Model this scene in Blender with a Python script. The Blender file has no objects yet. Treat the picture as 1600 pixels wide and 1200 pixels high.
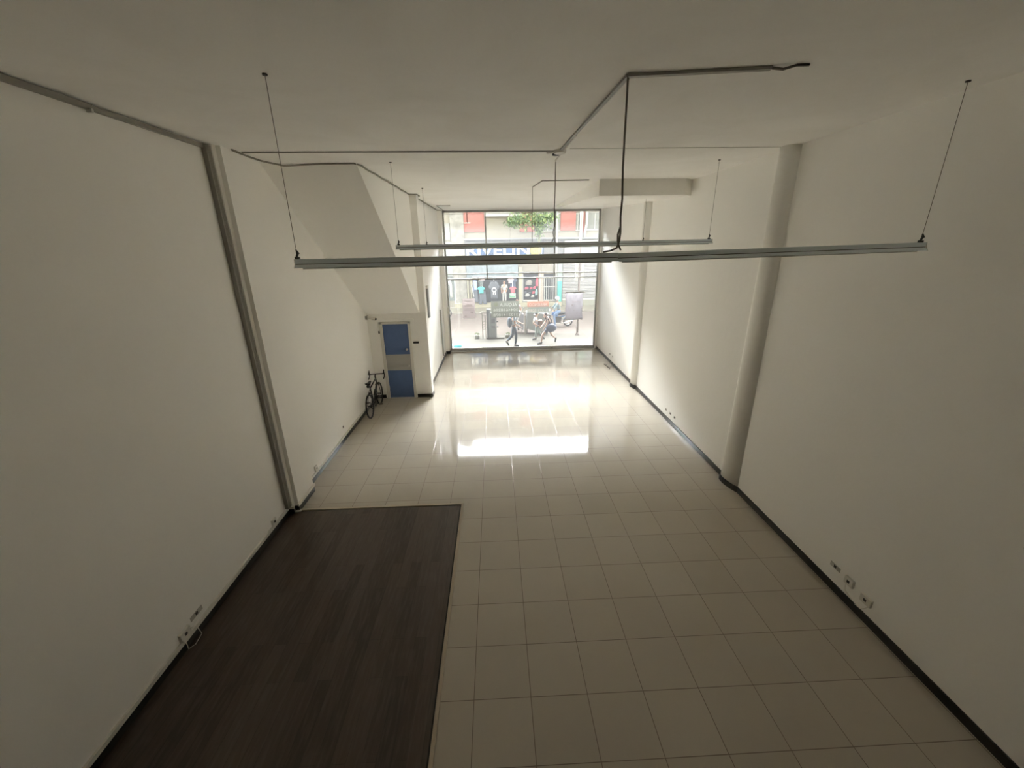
import bpy, bmesh, math, random
from mathutils import Vector, Matrix, Euler
random.seed(7)
PI = math.pi
S = bpy.context.scene
COL = S.collection

# ------------------------------------------------------------------ camera
cd = bpy.data.cameras.new('camera'); cam = bpy.data.objects.new('camera', cd); COL.objects.link(cam)
cam.matrix_world = Matrix(((0.9990174, 0.02698122, -0.03516033, 0),
                           (-0.04203691, 0.32553509, -0.94459505, 0),
                           (-0.01404041, 0.94514492, 0.32634943, 4.53),
                           (0, 0, 0, 1)))
cd.sensor_fit = 'HORIZONTAL'; cd.sensor_width = 36.0; cd.lens = 36.0 * 634.25 / 1600.0
cd.clip_start = 0.05; cd.clip_end = 400
S.camera = cam

# ------------------------------------------------------------------ world, sun, exposure
W = bpy.data.worlds.new('overcast_sky'); S.world = W; W.use_nodes = True
wn = W.node_tree.nodes; wl = W.node_tree.links
bg = wn['Background']; SKY_STRENGTH = 1.15; GLOW = 84.0
# bright hazy band of sky low over the roofs beyond the street (towards +Y), dimmer elsewhere
tc = wn.new('ShaderNodeTexCoord'); nv = wn.new('ShaderNodeVectorMath'); nv.operation = 'NORMALIZE'; sp_ = wn.new('ShaderNodeSeparateXYZ')
wl.new(tc.outputs['Generated'], nv.inputs[0]); wl.new(nv.outputs[0], sp_.inputs[0])
def M(op, a, b=None, c=None):
    n = wn.new('ShaderNodeMath'); n.operation = op
    for i, v in enumerate((a, b, c)):
        if v is None: continue
        if isinstance(v, (int, float)): n.inputs[i].default_value = v
        else: wl.new(v, n.inputs[i])
    return n.outputs[0]
BAND_Z, BAND_W, AZ = 0.60, 0.32, 3.0
q = M('DIVIDE', M('SUBTRACT', sp_.outputs['Z'], BAND_Z), BAND_W)
band = M('POWER', 2.718, M('MULTIPLY', M('MULTIPLY', q, q), -1.0))
az = M('POWER', M('MAXIMUM', sp_.outputs['Y'], 0.0), AZ)
wl.new(M('MULTIPLY_ADD', M('MULTIPLY', band, az), GLOW, SKY_STRENGTH), bg.inputs[1])
bg.inputs[0].default_value = (0.975, 0.962, 1.0, 1)
S.view_settings.view_transform = 'Standard'; S.view_settings.look = 'None'
S.view_settings.exposure = 2.3; S.view_settings.gamma = 1.0; S.view_settings.use_curve_mapping = False
cy = S.cycles
cy.max_bounces = 16; cy.diffuse_bounces = 16; cy.glossy_bounces = 4; cy.transmission_bounces = 6; cy.transparent_max_bounces = 12
cy.use_denoising = True; cy.sample_clamp_indirect = 30.0; cy.caustics_reflective = False; cy.caustics_refractive = False
try: cy.denoiser = 'OPENIMAGEDENOISE'
except Exception: pass

# ------------------------------------------------------------------ materials
MATS = {}
def mat(name, color, rough=0.6, metal=0.0, noise=0.0, scale=6.0, bump=0.0, bscale=40.0, alpha=None, spec=0.5):
    if name in MATS: return MATS[name]
    m = bpy.data.materials.new(name); m.use_nodes = True
    nt = m.node_tree; b = nt.nodes['Principled BSDF']
    b.inputs['Base Color'].default_value = (*color, 1); b.inputs['Roughness'].default_value = rough
    b.inputs['Metallic'].default_value = metal; b.inputs['Specular IOR Level'].default_value = spec
    if alpha is not None: b.inputs['Alpha'].default_value = alpha
    t = nt.nodes.new('ShaderNodeTexCoord')
    if noise > 0:
        n = nt.nodes.new('ShaderNodeTexNoise'); n.inputs['Scale'].default_value = scale; n.inputs['Detail'].default_value = 5
        r = nt.nodes.new('ShaderNodeValToRGB')
        r.color_ramp.elements[0].position = 0.3; r.color_ramp.elements[1].position = 0.7
        r.color_ramp.elements[0].color = (*[c * (1 - noise) for c in color], 1)
        r.color_ramp.elements[1].color = (*[min(1, c * (1 + noise)) for c in color], 1)
        nt.links.new(t.outputs['Object'], n.inputs['Vector']); nt.links.new(n.outputs['Fac'], r.inputs[0]); nt.links.new(r.outputs[0], b.inputs['Base Color'])
    if bump > 0:
        n2 = nt.nodes.new('ShaderNodeTexNoise'); n2.inputs['Scale'].default_value = bscale; n2.inputs['Detail'].default_value = 4
        bp = nt.nodes.new('ShaderNodeBump'); bp.inputs['Strength'].default_value = bump; bp.inputs['Distance'].default_value = 0.01
        nt.links.new(t.outputs['Object'], n2.inputs['Vector']); nt.links.new(n2.outputs['Fac'], bp.inputs['Height']); nt.links.new(bp.outputs[0], b.inputs['Normal'])
    MATS[name] = m; return m

def mixer(nt, a, b, fac):
    x = nt.nodes.new('ShaderNodeMix'); x.data_type = 'RGBA'
    for s, v in ((6, a), (7, b)):
        if isinstance(v, tuple): x.inputs[s].default_value = (*v, 1)
        else: nt.links.new(v, x.inputs[s])
    if isinstance(fac, float): x.inputs[0].default_value = fac
    else: nt.links.new(fac, x.inputs[0])
    return x.outputs[2]

def mat_tiles():
    m = bpy.data.materials.new('glazed_floor_tiles'); m.use_nodes = True; nt = m.node_tree; b = nt.nodes['Principled BSDF']
    t = nt.nodes.new('ShaderNodeTexCoord'); mp = nt.nodes.new('ShaderNodeMapping'); br = nt.nodes.new('ShaderNodeTexBrick')
    P = 0.600
    mp.inputs['Location'].default_value = (0.338, -4.767 + 8 * P, 0)
    nt.links.new(t.outputs['Object'], mp.inputs[0]); nt.links.new(mp.outputs[0], br.inputs['Vector'])
    br.offset = 0; br.inputs['Scale'].default_value = 1.0; br.inputs['Mortar Size'].default_value = 0.0042; br.inputs['Mortar Smooth'].default_value = 0.3
    br.inputs['Brick Width'].default_value = P; br.inputs['Row Height'].default_value = P; br.inputs['Bias'].default_value = -0.2
    br.inputs['Color1'].default_value = (0.49, 0.445, 0.37, 1); br.inputs['Color2'].default_value = (0.525, 0.48, 0.40, 1)
    br.inputs['Mortar'].default_value = (0.13, 0.095, 0.065, 1)
    n = nt.nodes.new('ShaderNodeTexNoise'); n.inputs['Scale'].default_value = 1.3; n.inputs['Detail'].default_value = 6
    nt.links.new(t.outputs['Object'], n.inputs[0])
    rr = nt.nodes.new('ShaderNodeMapRange'); rr.inputs[1].default_value = 0.3; rr.inputs[2].default_value = 0.7; rr.inputs[3].default_value = 0.0; rr.inputs[4].default_value = 0.22
    nt.links.new(n.outputs['Fac'], rr.inputs[0])
    nt.links.new(mixer(nt, br.outputs['Color'], (0.38, 0.33, 0.28), rr.outputs[0]), b.inputs['Base Color'])
    r2 = nt.nodes.new('ShaderNodeMapRange'); r2.inputs[1].default_value = 0.0; r2.inputs[2].default_value = 1.0; r2.inputs[3].default_value = 0.045; r2.inputs[4].default_value = 0.5
    nt.links.new(br.outputs['Fac'], r2.inputs[0]); nt.links.new(r2.outputs[0], b.inputs['Roughness'])
    bp = nt.nodes.new('ShaderNodeBump'); bp.inputs['Strength'].default_value = 0.25; bp.inputs['Distance'].default_value = 0.002; bp.invert = True
    nt.links.new(br.outputs['Fac'], bp.inputs['Height']); nt.links.new(bp.outputs[0], b.inputs['Normal'])
    b.inputs['IOR'].default_value = 1.6
    return m

def mat_paint(name, color, blotch, scale=0.7, rough=0.75, amt=0.5):
    m = bpy.data.materials.new(name); m.use_nodes = True; nt = m.node_tree; b = nt.nodes['Principled BSDF']
    t = nt.nodes.new('ShaderNodeTexCoord'); n = nt.nodes.new('ShaderNodeTexNoise'); n.inputs['Scale'].default_value = scale; n.inputs['Detail'].default_value = 7; n.inputs['Roughness'].default_value = 0.62
    n.inputs['Distortion'].default_value = 0.6
    nt.links.new(t.outputs['Object'], n.inputs[0])
    r = nt.nodes.new('ShaderNodeMapRange'); r.inputs[1].default_value = 0.42; r.inputs[2].default_value = 0.72; r.inputs[4].default_value = amt
    nt.links.new(n.outputs['Fac'], r.inputs[0]); nt.links.new(mixer(nt, color, blotch, r.outputs[0]), b.inputs['Base Color'])
    b.inputs['Roughness'].default_value = rough; b.inputs['Specular IOR Level'].default_value = 0.3
    n2 = nt.nodes.new('ShaderNodeTexNoise'); n2.inputs['Scale'].default_value = 9; n2.inputs['Detail'].default_value = 6
    nt.links.new(t.outputs['Object'], n2.inputs[0])
    bp = nt.nodes.new('ShaderNodeBump'); bp.inputs['Strength'].default_value = 0.15; bp.inputs['Distance'].default_value = 0.02
    nt.links.new(n2.outputs['Fac'], bp.inputs['Height']); nt.links.new(bp.outputs[0], b.inputs['Normal'])
    MATS[name] = m; return m

def mat_wood():
    m = bpy.data.materials.new('dark_wood_planks'); m.use_nodes = True; nt = m.node_tree; b = nt.nodes['Principled BSDF']
    t = nt.nodes.new('ShaderNodeTexCoord'); mp = nt.nodes.new('ShaderNodeMapping'); mp.inputs['Rotation'].default_value = (0, 0, PI / 2)
    br = nt.nodes.new('ShaderNodeTexBrick'); nt.links.new(t.outputs['Object'], mp.inputs[0]); nt.links.new(mp.outputs[0], br.inputs['Vector'])
    br.offset = 0.37; br.inputs['Scale'].default_value = 1; br.inputs['Brick Width'].default_value = 1.25; br.inputs['Row Height'].default_value = 0.14
    br.inputs['Mortar Size'].default_value = 0.0015; br.inputs['Color1'].default_value = (0.042, 0.028, 0.021, 1); br.inputs['Color2'].default_value = (0.080, 0.056, 0.043, 1)
    br.inputs['Mortar'].default_value = (0.02, 0.014, 0.01, 1)
    mp2 = nt.nodes.new('ShaderNodeMapping'); mp2.inputs['Scale'].default_value = (14, 1.6, 1); nt.links.new(t.outputs['Object'], mp2.inputs[0])
    n = nt.nodes.new('ShaderNodeTexNoise'); n.inputs['Scale'].default_value = 2.0; n.inputs['Detail'].default_value = 6; nt.links.new(mp2.outputs[0], n.inputs[0])
    r = nt.nodes.new('ShaderNodeMapRange'); r.inputs[1].default_value = 0.45; r.inputs[2].default_value = 0.75; r.inputs[4].default_value = 0.5; nt.links.new(n.outputs['Fac'], r.inputs[0])
    nt.links.new(mixer(nt, br.outputs['Color'], (0.12, 0.095, 0.08), r.outputs[0]), b.inputs['Base Color'])
    b.inputs['Roughness'].default_value = 0.30
    return m

def mat_brickroad():
    m = bpy.data.materials.new('brick_paving'); m.use_nodes = True; nt = m.node_tree; b = nt.nodes['Principled BSDF']
    t = nt.nodes.new('ShaderNodeTexCoord'); br = nt.nodes.new('ShaderNodeTexBrick'); nt.links.new(t.outputs['Object'], br.inputs['Vector'])
    br.inputs['Scale'].default_value = 1; br.inputs['Brick Width'].default_value = 0.24; br.inputs['Row Height'].default_value = 0.12; br.inputs['Mortar Size'].default_value = 0.006
    br.inputs['Color1'].default_value = (0.128, 0.100, 0.084, 1); br.inputs['Color2'].default_value = (0.140, 0.121, 0.102, 1); br.inputs['Mortar'].default_value = (0.09, 0.075, 0.066, 1)
    nt.links.new(br.outputs['Color'], b.inputs['Base Color']); b.inputs['Roughness'].default_value = 0.9
    return m

def mat_glass():
    m = bpy.data.materials.new('window_glass'); m.use_nodes = True; nt = m.node_tree
    for n in list(nt.nodes):
        if n.type == 'BSDF_PRINCIPLED': nt.nodes.remove(n)
    out = [n for n in nt.nodes if n.type == 'OUTPUT_MATERIAL'][0]
    tr = nt.nodes.new('ShaderNodeBsdfTransparent'); tr.inputs[0].default_value = (0.95, 0.975, 0.965, 1)
    gl = nt.nodes.new('ShaderNodeBsdfGlossy'); gl.inputs['Roughness'].default_value = 0.02
    fr = nt.nodes.new('ShaderNodeFresnel'); fr.inputs[0].default_value = 1.5
    mx = nt.nodes.new('ShaderNodeMixShader')
    veil = nt.nodes.new('ShaderNodeBsdfTranslucent'); veil.inputs[0].default_value = (0.93, 0.95, 0.97, 1)   # translucent share stands in for glare veiling the street view
    veil_mix = nt.nodes.new('ShaderNodeMixShader'); veil_mix.inputs[0].default_value = 0.016
    nt.links.new(tr.outputs[0], veil_mix.inputs[1]); nt.links.new(veil.outputs[0], veil_mix.inputs[2])
    nt.links.new(fr.outputs[0], mx.inputs[0]); nt.links.new(veil_mix.outputs[0], mx.inputs[1]); nt.links.new(gl.outputs[0], mx.inputs[2]); nt.links.new(mx.outputs[0], out.inputs[0])
    return m

WALLC = (0.95, 0.94, 0.905)
M_WALL = mat_paint('white_wall_paint', WALLC, (0.93, 0.918, 0.88), 0.5)
M_CEIL = mat_paint('patched_ceiling_paint', (0.95, 0.94, 0.91), (0.84, 0.825, 0.78), 0.8, 0.85, 0.55)
M_TILE = mat_tiles(); M_WOOD = mat_wood(); M_BRICK = mat_brickroad(); M_GLASS = mat_glass()
M_BASE = mat('black_baseboard_tile', (0.018, 0.017, 0.016), 0.3)
M_TRIM = mat('white_plastic', (0.72, 0.70, 0.64), 0.45)
M_GREYPVC = mat('grey_plastic_channel', (0.30, 0.29, 0.255), 0.5)
M_ALU = mat('window_aluminium', (0.42, 0.42, 0.40), 0.4, 0.6)
def sheet(name, color, t=0.85):
    """thin paper or vinyl: daylight glows through it"""
    if name in MATS: return MATS[name]
    m = bpy.data.materials.new(name); m.use_nodes = True; nt = m.node_tree; b = nt.nodes['Principled BSDF']; b.inputs['Base Color'].default_value = (*color, 1); b.inputs['Roughness'].default_value = 0.7
    tl = nt.nodes.new('ShaderNodeBsdfTranslucent'); tl.inputs[0].default_value = (*color, 1); mx = nt.nodes.new('ShaderNodeMixShader'); mx.inputs[0].default_value = t
    out = [n for n in nt.nodes if n.type == 'OUTPUT_MATERIAL'][0]
    nt.links.new(b.outputs[0], mx.inputs[1]); nt.links.new(tl.outputs[0], mx.inputs[2]); nt.links.new(mx.outputs[0], out.inputs[0]); MATS[name] = m; return m
M_STEEL = mat('grey_enamelled_steel', (0.76, 0.83, 0.88), 0.4, 0.0)
M_DARK = mat('dark_metal', (0.05, 0.048, 0.045), 0.45, 0.4)
M_BLACK = mat('black_rubber', (0.014, 0.014, 0.015), 0.6)
M_CORD = mat('dark_cord', (0.15, 0.135, 0.11), 0.6)
M_CHROME = mat('brushed_metal', (0.6, 0.6, 0.58), 0.3, 0.9)

# ------------------------------------------------------------------ mesh builder
def basis(d):
    d = d.normalized(); a = Vector((0, 0, 1)) if abs(d.z) < 0.9 else Vector((1, 0, 0))
    x = a.cross(d).normalized(); return x, d.cross(x).normalized()
class MB:
    def __init__(s): s.v = []; s.f = []
    def add(s, vs, fs):
        o = len(s.v); s.v += [tuple(v) for v in vs]; s.f += [tuple(i + o for i in f) for f in fs]; return s
    def box(s, x0, x1, y0, y1, z0, z1):
        return s.add([(x, y, z) for z in (z0, z1) for y in (y0, y1) for x in (x0, x1)],
                     [(0, 2, 3, 1), (4, 5, 7, 6), (0, 1, 5, 4), (2, 6, 7, 3), (0, 4, 6, 2), (1, 3, 7, 5)])
    def obox(s, p0, p1, w, h, up=(0, 0, 1)):
        p0 = Vector(p0); p1 = Vector(p1); d = (p1 - p0).normalized(); r = d.cross(Vector(up)).normalized(); u = r.cross(d).normalized()
        vs = [p + r * a * w / 2 + u * b * h / 2 for p in (p0, p1) for a, b in ((-1, -1), (1, -1), (1, 1), (-1, 1))]
        return s.add(vs, [(3, 2, 1, 0), (4, 5, 6, 7), (0, 1, 5, 4), (1, 2, 6, 5), (2, 3, 7, 6), (3, 0, 4, 7)])
    def cyl(s, p0, p1, r0, r1=None, n=10, caps=True):
        r1 = r0 if r1 is None else r1; p0 = Vector(p0); p1 = Vector(p1); x, y = basis(p1 - p0)
        vs = [p + (x * math.cos(2 * PI * i / n) + y * math.sin(2 * PI * i / n)) * r for p, r in ((p0, r0), (p1, r1)) for i in range(n)]
        fs = [(i, (i + 1) % n, n + (i + 1) % n, n + i) for i in range(n)]
        if caps: fs += [tuple(range(n - 1, -1, -1)), tuple(range(n, 2 * n))]
        return s.add(vs, fs)
    def tube(s, pts, r, n=8):
        pts = [Vector(p) for p in pts]; rs = r if isinstance(r, (list, tuple)) else [r] * len(pts); vs = []; x = None
        for i, p in enumerate(pts):
            d = (pts[min(i + 1, len(pts) - 1)] - pts[max(i - 1, 0)]).normalized()
            if x is None: x, y = basis(d)
            else: x = (x - d * x.dot(d)).normalized(); y = d.cross(x).normalized()
            vs += [p + (x * math.cos(2 * PI * k / n) + y * math.sin(2 * PI * k / n)) * rs[i] for k in range(n)]
        fs = [(i * n + k, i * n + (k + 1) % n, (i + 1) * n + (k + 1) % n, (i + 1) * n + k) for i in range(len(pts) - 1) for k in range(n)]
        fs += [tuple(range(n - 1, -1, -1)), tuple(range(len(vs) - n, len(vs)))]
        return s.add(vs, fs)
    def torus(s, c, ax, R, r, n=28, m=8):
        c = Vector(c); x, y = basis(Vector(ax)); z = Vector(ax).normalized(); vs = []
        for i in range(n):
            a = 2 * PI * i / n; d = x * math.cos(a) + y * math.sin(a)
            for k in range(m):
                b = 2 * PI * k / m; vs.append(c + d * (R + r * math.cos(b)) + z * r * math.sin(b))
        return s.add(vs, [(i * m + k, ((i + 1) % n) * m + k, ((i + 1) % n) * m + (k + 1) % m, i * m + (k + 1) % m) for i in range(n) for k in range(m)])
    def ball(s, c, rx, ry=None, rz=None, n=12, m=8):
        ry = rx if ry is None else ry; rz = rx if rz is None else rz; c = Vector(c)
        vs = [c + Vector((0, 0, -rz))]
        for j in range(1, m):
            t = -PI / 2 + PI * j / m
            vs += [c + Vector((rx * math.cos(t) * math.cos(2 * PI * i / n), ry * math.cos(t) * math.sin(2 * PI * i / n), rz * math.sin(t))) for i in range(n)]
        vs.append(c + Vector((0, 0, rz))); fs = [(0, 1 + (i + 1) % n, 1 + i) for i in range(n)]
        for j in range(m - 2):
            fs += [(1 + j * n + i, 1 + j * n + (i + 1) % n, 1 + (j + 1) * n + (i + 1) % n, 1 + (j + 1) * n + i) for i in range(n)]
        L = len(vs) - 1; o = 1 + (m - 2) * n
        return s.add(vs, fs + [(o + i, o + (i + 1) % n, L) for i in range(n)])
    def prism(s, poly, axis, a, b):
        """poly: 2D points; axis 'x': (y,z), 'y': (x,z), 'z': (x,y)"""
        def P(p, t): return {'x': (t, p[0], p[1]), 'y': (p[0], t, p[1]), 'z': (p[0], p[1], t)}[axis]
        n = len(poly); vs = [P(p, a) for p in poly] + [P(p, b) for p in poly]
        return s.add(vs, [tuple(range(n)), tuple(range(2 * n - 1, n - 1, -1))] + [(i, i + n, (i + 1) % n + n, (i + 1) % n) for i in range(n)])
    def text(s, body, x, y, z, size, mirror=False, extrude=0.004, bold=0.0, width=None):
        cu = bpy.data.curves.new('t', 'FONT'); cu.body = body; cu.size = size; cu.extrude = extrude; cu.offset = bold; cu.align_x = 'CENTER'; cu.resolution_u = 2
        o = bpy.data.objects.new('t', cu); COL.objects.link(o); bpy.context.view_layer.update()
        me = o.to_mesh(); bw = bmesh.new(); bw.from_mesh(me); o.to_mesh_clear(); bmesh.ops.remove_doubles(bw, verts=bw.verts, dist=0.0002)
        bw.verts.index_update(); vs = [v.co.copy() for v in bw.verts]; fs = [tuple(v.index for v in p.verts) for p in bw.faces]; bw.free()
        bpy.data.objects.remove(o); bpy.data.curves.remove(cu)
        if not vs: return s
        if width:
            w = max(v.x for v in vs) - min(v.x for v in vs); k = width / w
        else: k = 1
        sg = -1 if mirror else 1
        return s.add([(x + sg * v.x * k, y - v.z, z + v.y) for v in vs], fs)
    def build(s, name, m, parent=None, smooth=False, world=True, bevel=0.0):
        me = bpy.data.meshes.new(name); off = Vector((0, 0, 0))
        if parent is not None and world:
            q = parent
            while q is not None: off += q.location; q = q.parent
        me.from_pydata([tuple(Vector(v) - off) for v in s.v], [], s.f); me.update()
        bm = bmesh.new(); bm.from_mesh(me); bmesh.ops.recalc_face_normals(bm, faces=bm.faces)
        if bevel > 0: bmesh.ops.bevel(bm, geom=[e for e in bm.edges], offset=bevel, segments=2, affect='EDGES', clamp_overlap=True)
        bm.to_mesh(me); bm.free()
        me.materials.append(m)
        if smooth:
            for p in me.polygons: p.use_smooth = True
        o = bpy.data.objects.new(name, me); COL.objects.link(o)
        if parent is not None: o.parent = parent
        return o

def tag(o, label=None, cat=None, group=None, kind=None):
    if label: o['label'] = label
    if cat: o['category'] = cat
    if group: o['group'] = group
    if kind: o['kind'] = kind
    return o
def empty(name, loc, label=None, cat=None, group=None, rz=0.0, kind=None):
    o = bpy.data.objects.new(name, None); COL.objects.link(o); o.location = loc; o.rotation_euler = (0, 0, rz); o.empty_display_size = 0.1
    return tag(o, label, cat, group, kind)
def struct(o, label=None): o['kind'] = 'structure'; return tag(o, label)
def copy_tree(o, parent=None):
    c = o.copy(); COL.objects.link(c); c.parent = parent
    for ch in list(o.children): copy_tree(ch, c)
    return c

# ================================================================== THE ROOM
XL, XR, YB, YW, ZC = -3.80, 4.50, -4.0, 17.88, 5.84
T = 0.2
struct(MB().box(XL - T, XR + T, YB - T, YW + 0.02, -0.2, 0).build('floor', M_TILE), 'glossy beige square-tiled shop floor')
struct(MB().box(XL - T, XR + T, YB - T, YW + 0.1, ZC, ZC + 0.2).build('ceiling', M_CEIL), 'patched off-white ceiling')
struct(MB().box(XL - T, XR + T, YB - T, YB, 0, ZC).build('wall_back', M_WALL), 'wall behind the camera')

M_UNDER = mat('dark_back_absorber', (0.16, 0.15, 0.13), 0.9)
struct(MB().box(XL, XR, YB, 0.45, 2.75, 3.0).build('floor_mezzanine', mat('pale_mezzanine', (0.6, 0.58, 0.54), 0.8)), 'unseen mezzanine slab the camera stands on, added to shade the near floor')  # unseen slab, added to shade the near floor; pale top bounces light
struct(MB().box(XL, XR, YB - 0.0, YB + 0.02, 0, 2.75).build('wall_back.001', M_UNDER), 'unseen dark sheet on the back wall, added to dim the near floor')  # dark sheet below the slab, out of view, added to soak up bounce light
# left wall: near stretch, shallow pier, stretch along the stairs, then the stairwell block and the pier at the glass
wl_ = MB()
wl_.box(XL - T, XL, YB, 12.3, 0, ZC)
struct(wl_.build('wall_left', M_WALL), 'long off-white left wall')
struct(MB().box(XL, -3.655, 6.38, 7.02, 0, ZC).box(XL, -3.72, 6.30, 6.38, 0, ZC).build('trim_4', M_WALL), 'shallow off-white pier on the left wall')
wf = MB()   # wall with the blue door, pier beside it and wall run up to the glass front
DX0, DX1, DZ = -3.40, -2.60, 2.36
wf.box(XL, DX0, 12.10, 12.30, 0, 2.75); wf.box(DX1, -2.25, 12.10, 12.30, 0, 2.75); wf.box(DX0, DX1, 12.10, 12.30, DZ, 2.75)
wf.box(-2.33, -2.06, 12.08, 12.42, 0, ZC)
wf.box(-2.42, -2.22, 12.30, YW + 0.1, 0, ZC)
wf.box(-2.22, -2.06, 17.42, YW - 0.06, 0, ZC)
struct(wf.build('wall_left.001', M_WALL), 'off-white wall around the blue door and along the shopfront side')
# staircase boxed in above: sloping soffit and its triangular side wall
SLOPE = (5.84 - 2.62) / (12.10 - 7.62)
st = MB()
st.add([(XL, 12.12, 2.62), (-2.26, 12.12, 2.62), (-2.26, 7.64, 5.84), (XL, 7.64, 5.84),
        (XL, 12.12, 2.80), (-2.26, 12.12, 2.80), (-2.26, 7.90, 5.84), (XL, 7.90, 5.84)],
       [(0, 1, 2, 3), (4, 7, 6, 5), (0, 4, 5, 1), (2, 6, 7, 3), (0, 3, 7, 4), (1, 5, 6, 2)])
st.prism([(7.64, 5.84), (12.2, 2.56), (12.2, 5.84)], 'x', -2.30, -2.245)
struct(st.build('wall_stairs', M_WALL), 'sloping underside and side wall of a boxed-in staircase')

# right wall with two rounded columns
wr = MB().box(XR, XR + T, YB, YW + 0.1, 0, ZC)
def loft(mb, A, Bp, z0, z1):
    n = len(A); vs = [(x, y, z0) for x, y in A] + [(x, y, z1) for x, y in Bp]
    mb.add(vs, [tuple(range(n)), tuple(range(2 * n - 1, n - 1, -1))] + [(i, i + n, (i + 1) % n + n, (i + 1) % n) for i in range(n)])
def lerp_prof(A, Bp, t): return [(a[0] + (b_[0] - a[0]) * t, a[1] + (b_[1] - a[1]) * t) for a, b_ in zip(A, Bp)]
def column_profiles(y0, k):   # lower and upper outline of a plastered column; y0 = edge nearest the camera
    lo = [(4.53, .50), (4.5, .50), (4.43, .49), (4.408, .44), (4.40, .36), (4.408, .28), (4.43, .18), (4.46, .08), (4.5, 0.0), (4.53, 0.0)]
    up = [(4.53, .32), (4.5, .32), (4.37, .31), (4.325, .27), (4.305, .20), (4.305, .14), (4.325, .09), (4.37, .055), (4.5, .04), (4.53, .04)]
    f_ = lambda P: [(4.5 + (x - 4.5) * k[0], y0 + y * k[1]) for x, y in P]
    return f_(lo), f_(up)
COLS = [column_profiles(6.46, (1.0, 1.0)), column_profiles(12.27, (1.0, 0.8))]
for i_, (lo, up) in enumerate(COLS):
    c_ = MB(); loft(c_, lo, up, 0, ZC); struct(c_.build('trim_%d' % (5 + i_), M_WALL, smooth=True), 'rounded plastered column on the right wall')
struct(wr.build('wall_right', M_WALL), 'long off-white right wall with two rounded columns')
# wedge-shaped ceiling boxing at the right
wd = MB()
wd.add([(2.35, 9.75, ZC), (4.27, 9.75, ZC), (XR, 9.95, ZC), (XR, 17.8, ZC), (2.35, 17.8, ZC),
        (2.35, 9.75, 5.505), (4.27, 9.75, 5.505), (XR, 9.95, 5.51), (XR, 17.8, 5.83), (2.35, 17.8, 5.83)],
       [(0, 1, 6, 5), (1, 2, 7, 6), (2, 3, 8, 7), (3, 4, 9, 8), (4, 0, 5, 9), (5, 6, 7, 8), (5, 8, 9)])
struct(wd.build('trim_1', M_CEIL), 'box-shaped ceiling soffit near the right wall')
# fine crack line across the ceiling
struct(MB().box(1.15, 4.4, 6.70, 6.712, ZC - 0.004, ZC + 0.01).build('trim_2', mat('ceiling_joint', (0.35, 0.33, 0.28), 0.9)), 'thin dark joint line across the ceiling')

# baseboards
bh = 0.11
def bb(name, segs, label):
    m = MB()
    for a in segs: m.box(*a)
    struct(m.build(name, M_BASE), label)
b = MB()
b.box(XR - 0.018, XR, YB, 6.48, 0, bh); b.box(XR - 0.018, XR, 6.93, 12.29, 0, bh); b.box(XR - 0.018, XR, 12.65, YW - 0.1, 0, bh)
for lo, up in COLS: loft(b, [(x - 0.016 * (x < 4.505), y + (0.016 if y > lo[4][1] else -0.016)) for x, y in lo], [(x - 0.016 * (x < 4.505), y + (0.016 if y > lo[4][1] else -0.016)) for x, y in lo], 0, bh)
struct(b.build('baseboard_right', M_BASE), 'black baseboard along the right wall')
bb('baseboard_left', [(XL, XL + 0.018, YB, 6.30, 0, bh), (XL, -3.70, 6.283, 6.30, 0, bh), (-3.72, -3.637, 6.362, 6.38, 0, bh), (-3.655, -3.637, 6.38, 7.02, 0, bh),
    (XL, XL + 0.018, 7.02, 12.10, 0, bh), (XL, -3.50, 12.083, 12.10, 0, bh), (-2.52, -2.06, 12.062, 12.08, 0, bh), (-2.06, -2.042, 12.062, 12.42, 0, bh),
    (-2.22, -2.202, 12.42, 17.42, 0, bh), (-2.22, -2.045, 17.402, 17.42, 0, bh), (-2.06, -2.042, 17.42, 17.8, 0, bh)], 'black baseboard along the left wall')
# cable channel above the left baseboard
r = MB()
r.box(XL + 0.001, XL + 0.03, YB, 6.30, bh + 0.005, bh + 0.055); r.box(XL + 0.001, -3.69, 6.27, 6.30, bh + 0.005, bh + 0.055)
r.box(-3.655, -3.625, 6.35, 7.03, bh + 0.005, bh + 0.055); r.box(XL + 0.001, XL + 0.03, 7.03, 12.08, bh + 0.005, bh + 0.05)
tag(r.build('cable_raceway', M_TRIM), 'white cable channel running just above the black baseboard of the left wall', 'cable channel')
# near pier: vertical grey conduit
c = MB().box(-3.795, -3.735, 6.20, 6.30, 0.17, ZC - 0.02)
c.box(-3.74, -3.73, 6.235, 6.245, 0.17, ZC - 0.02); c.box(-3.74, -3.73, 6.262, 6.268, 0.17, ZC - 0.02)
tag(c.build('cable_raceway', M_GREYPVC), 'grey cable channel running from floor to ceiling beside the left pier', 'cable channel')
# channel along the left wall / ceiling corner, near the camera
c = MB().obox((XL + 0.022, YB + 0.05, ZC - 0.035), (XL + 0.022, 4.65, ZC - 0.035), 0.04, 0.05).obox((XL + 0.02, 4.65, ZC - 0.04), (XL + 0.02, 6.25, ZC - 0.04), 0.035, 0.045)
cr = tag(c.build('cable_raceway', M_GREYPVC), 'grey cable channel along the ceiling edge of the near left wall', 'cable channel')
for yy in (4.62, 6.27): MB().box(XL + 0.002, XL + 0.055, yy - 0.012, yy + 0.012, ZC - 0.085, ZC - 0.05).build('clip', M_CHROME, cr)
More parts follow.
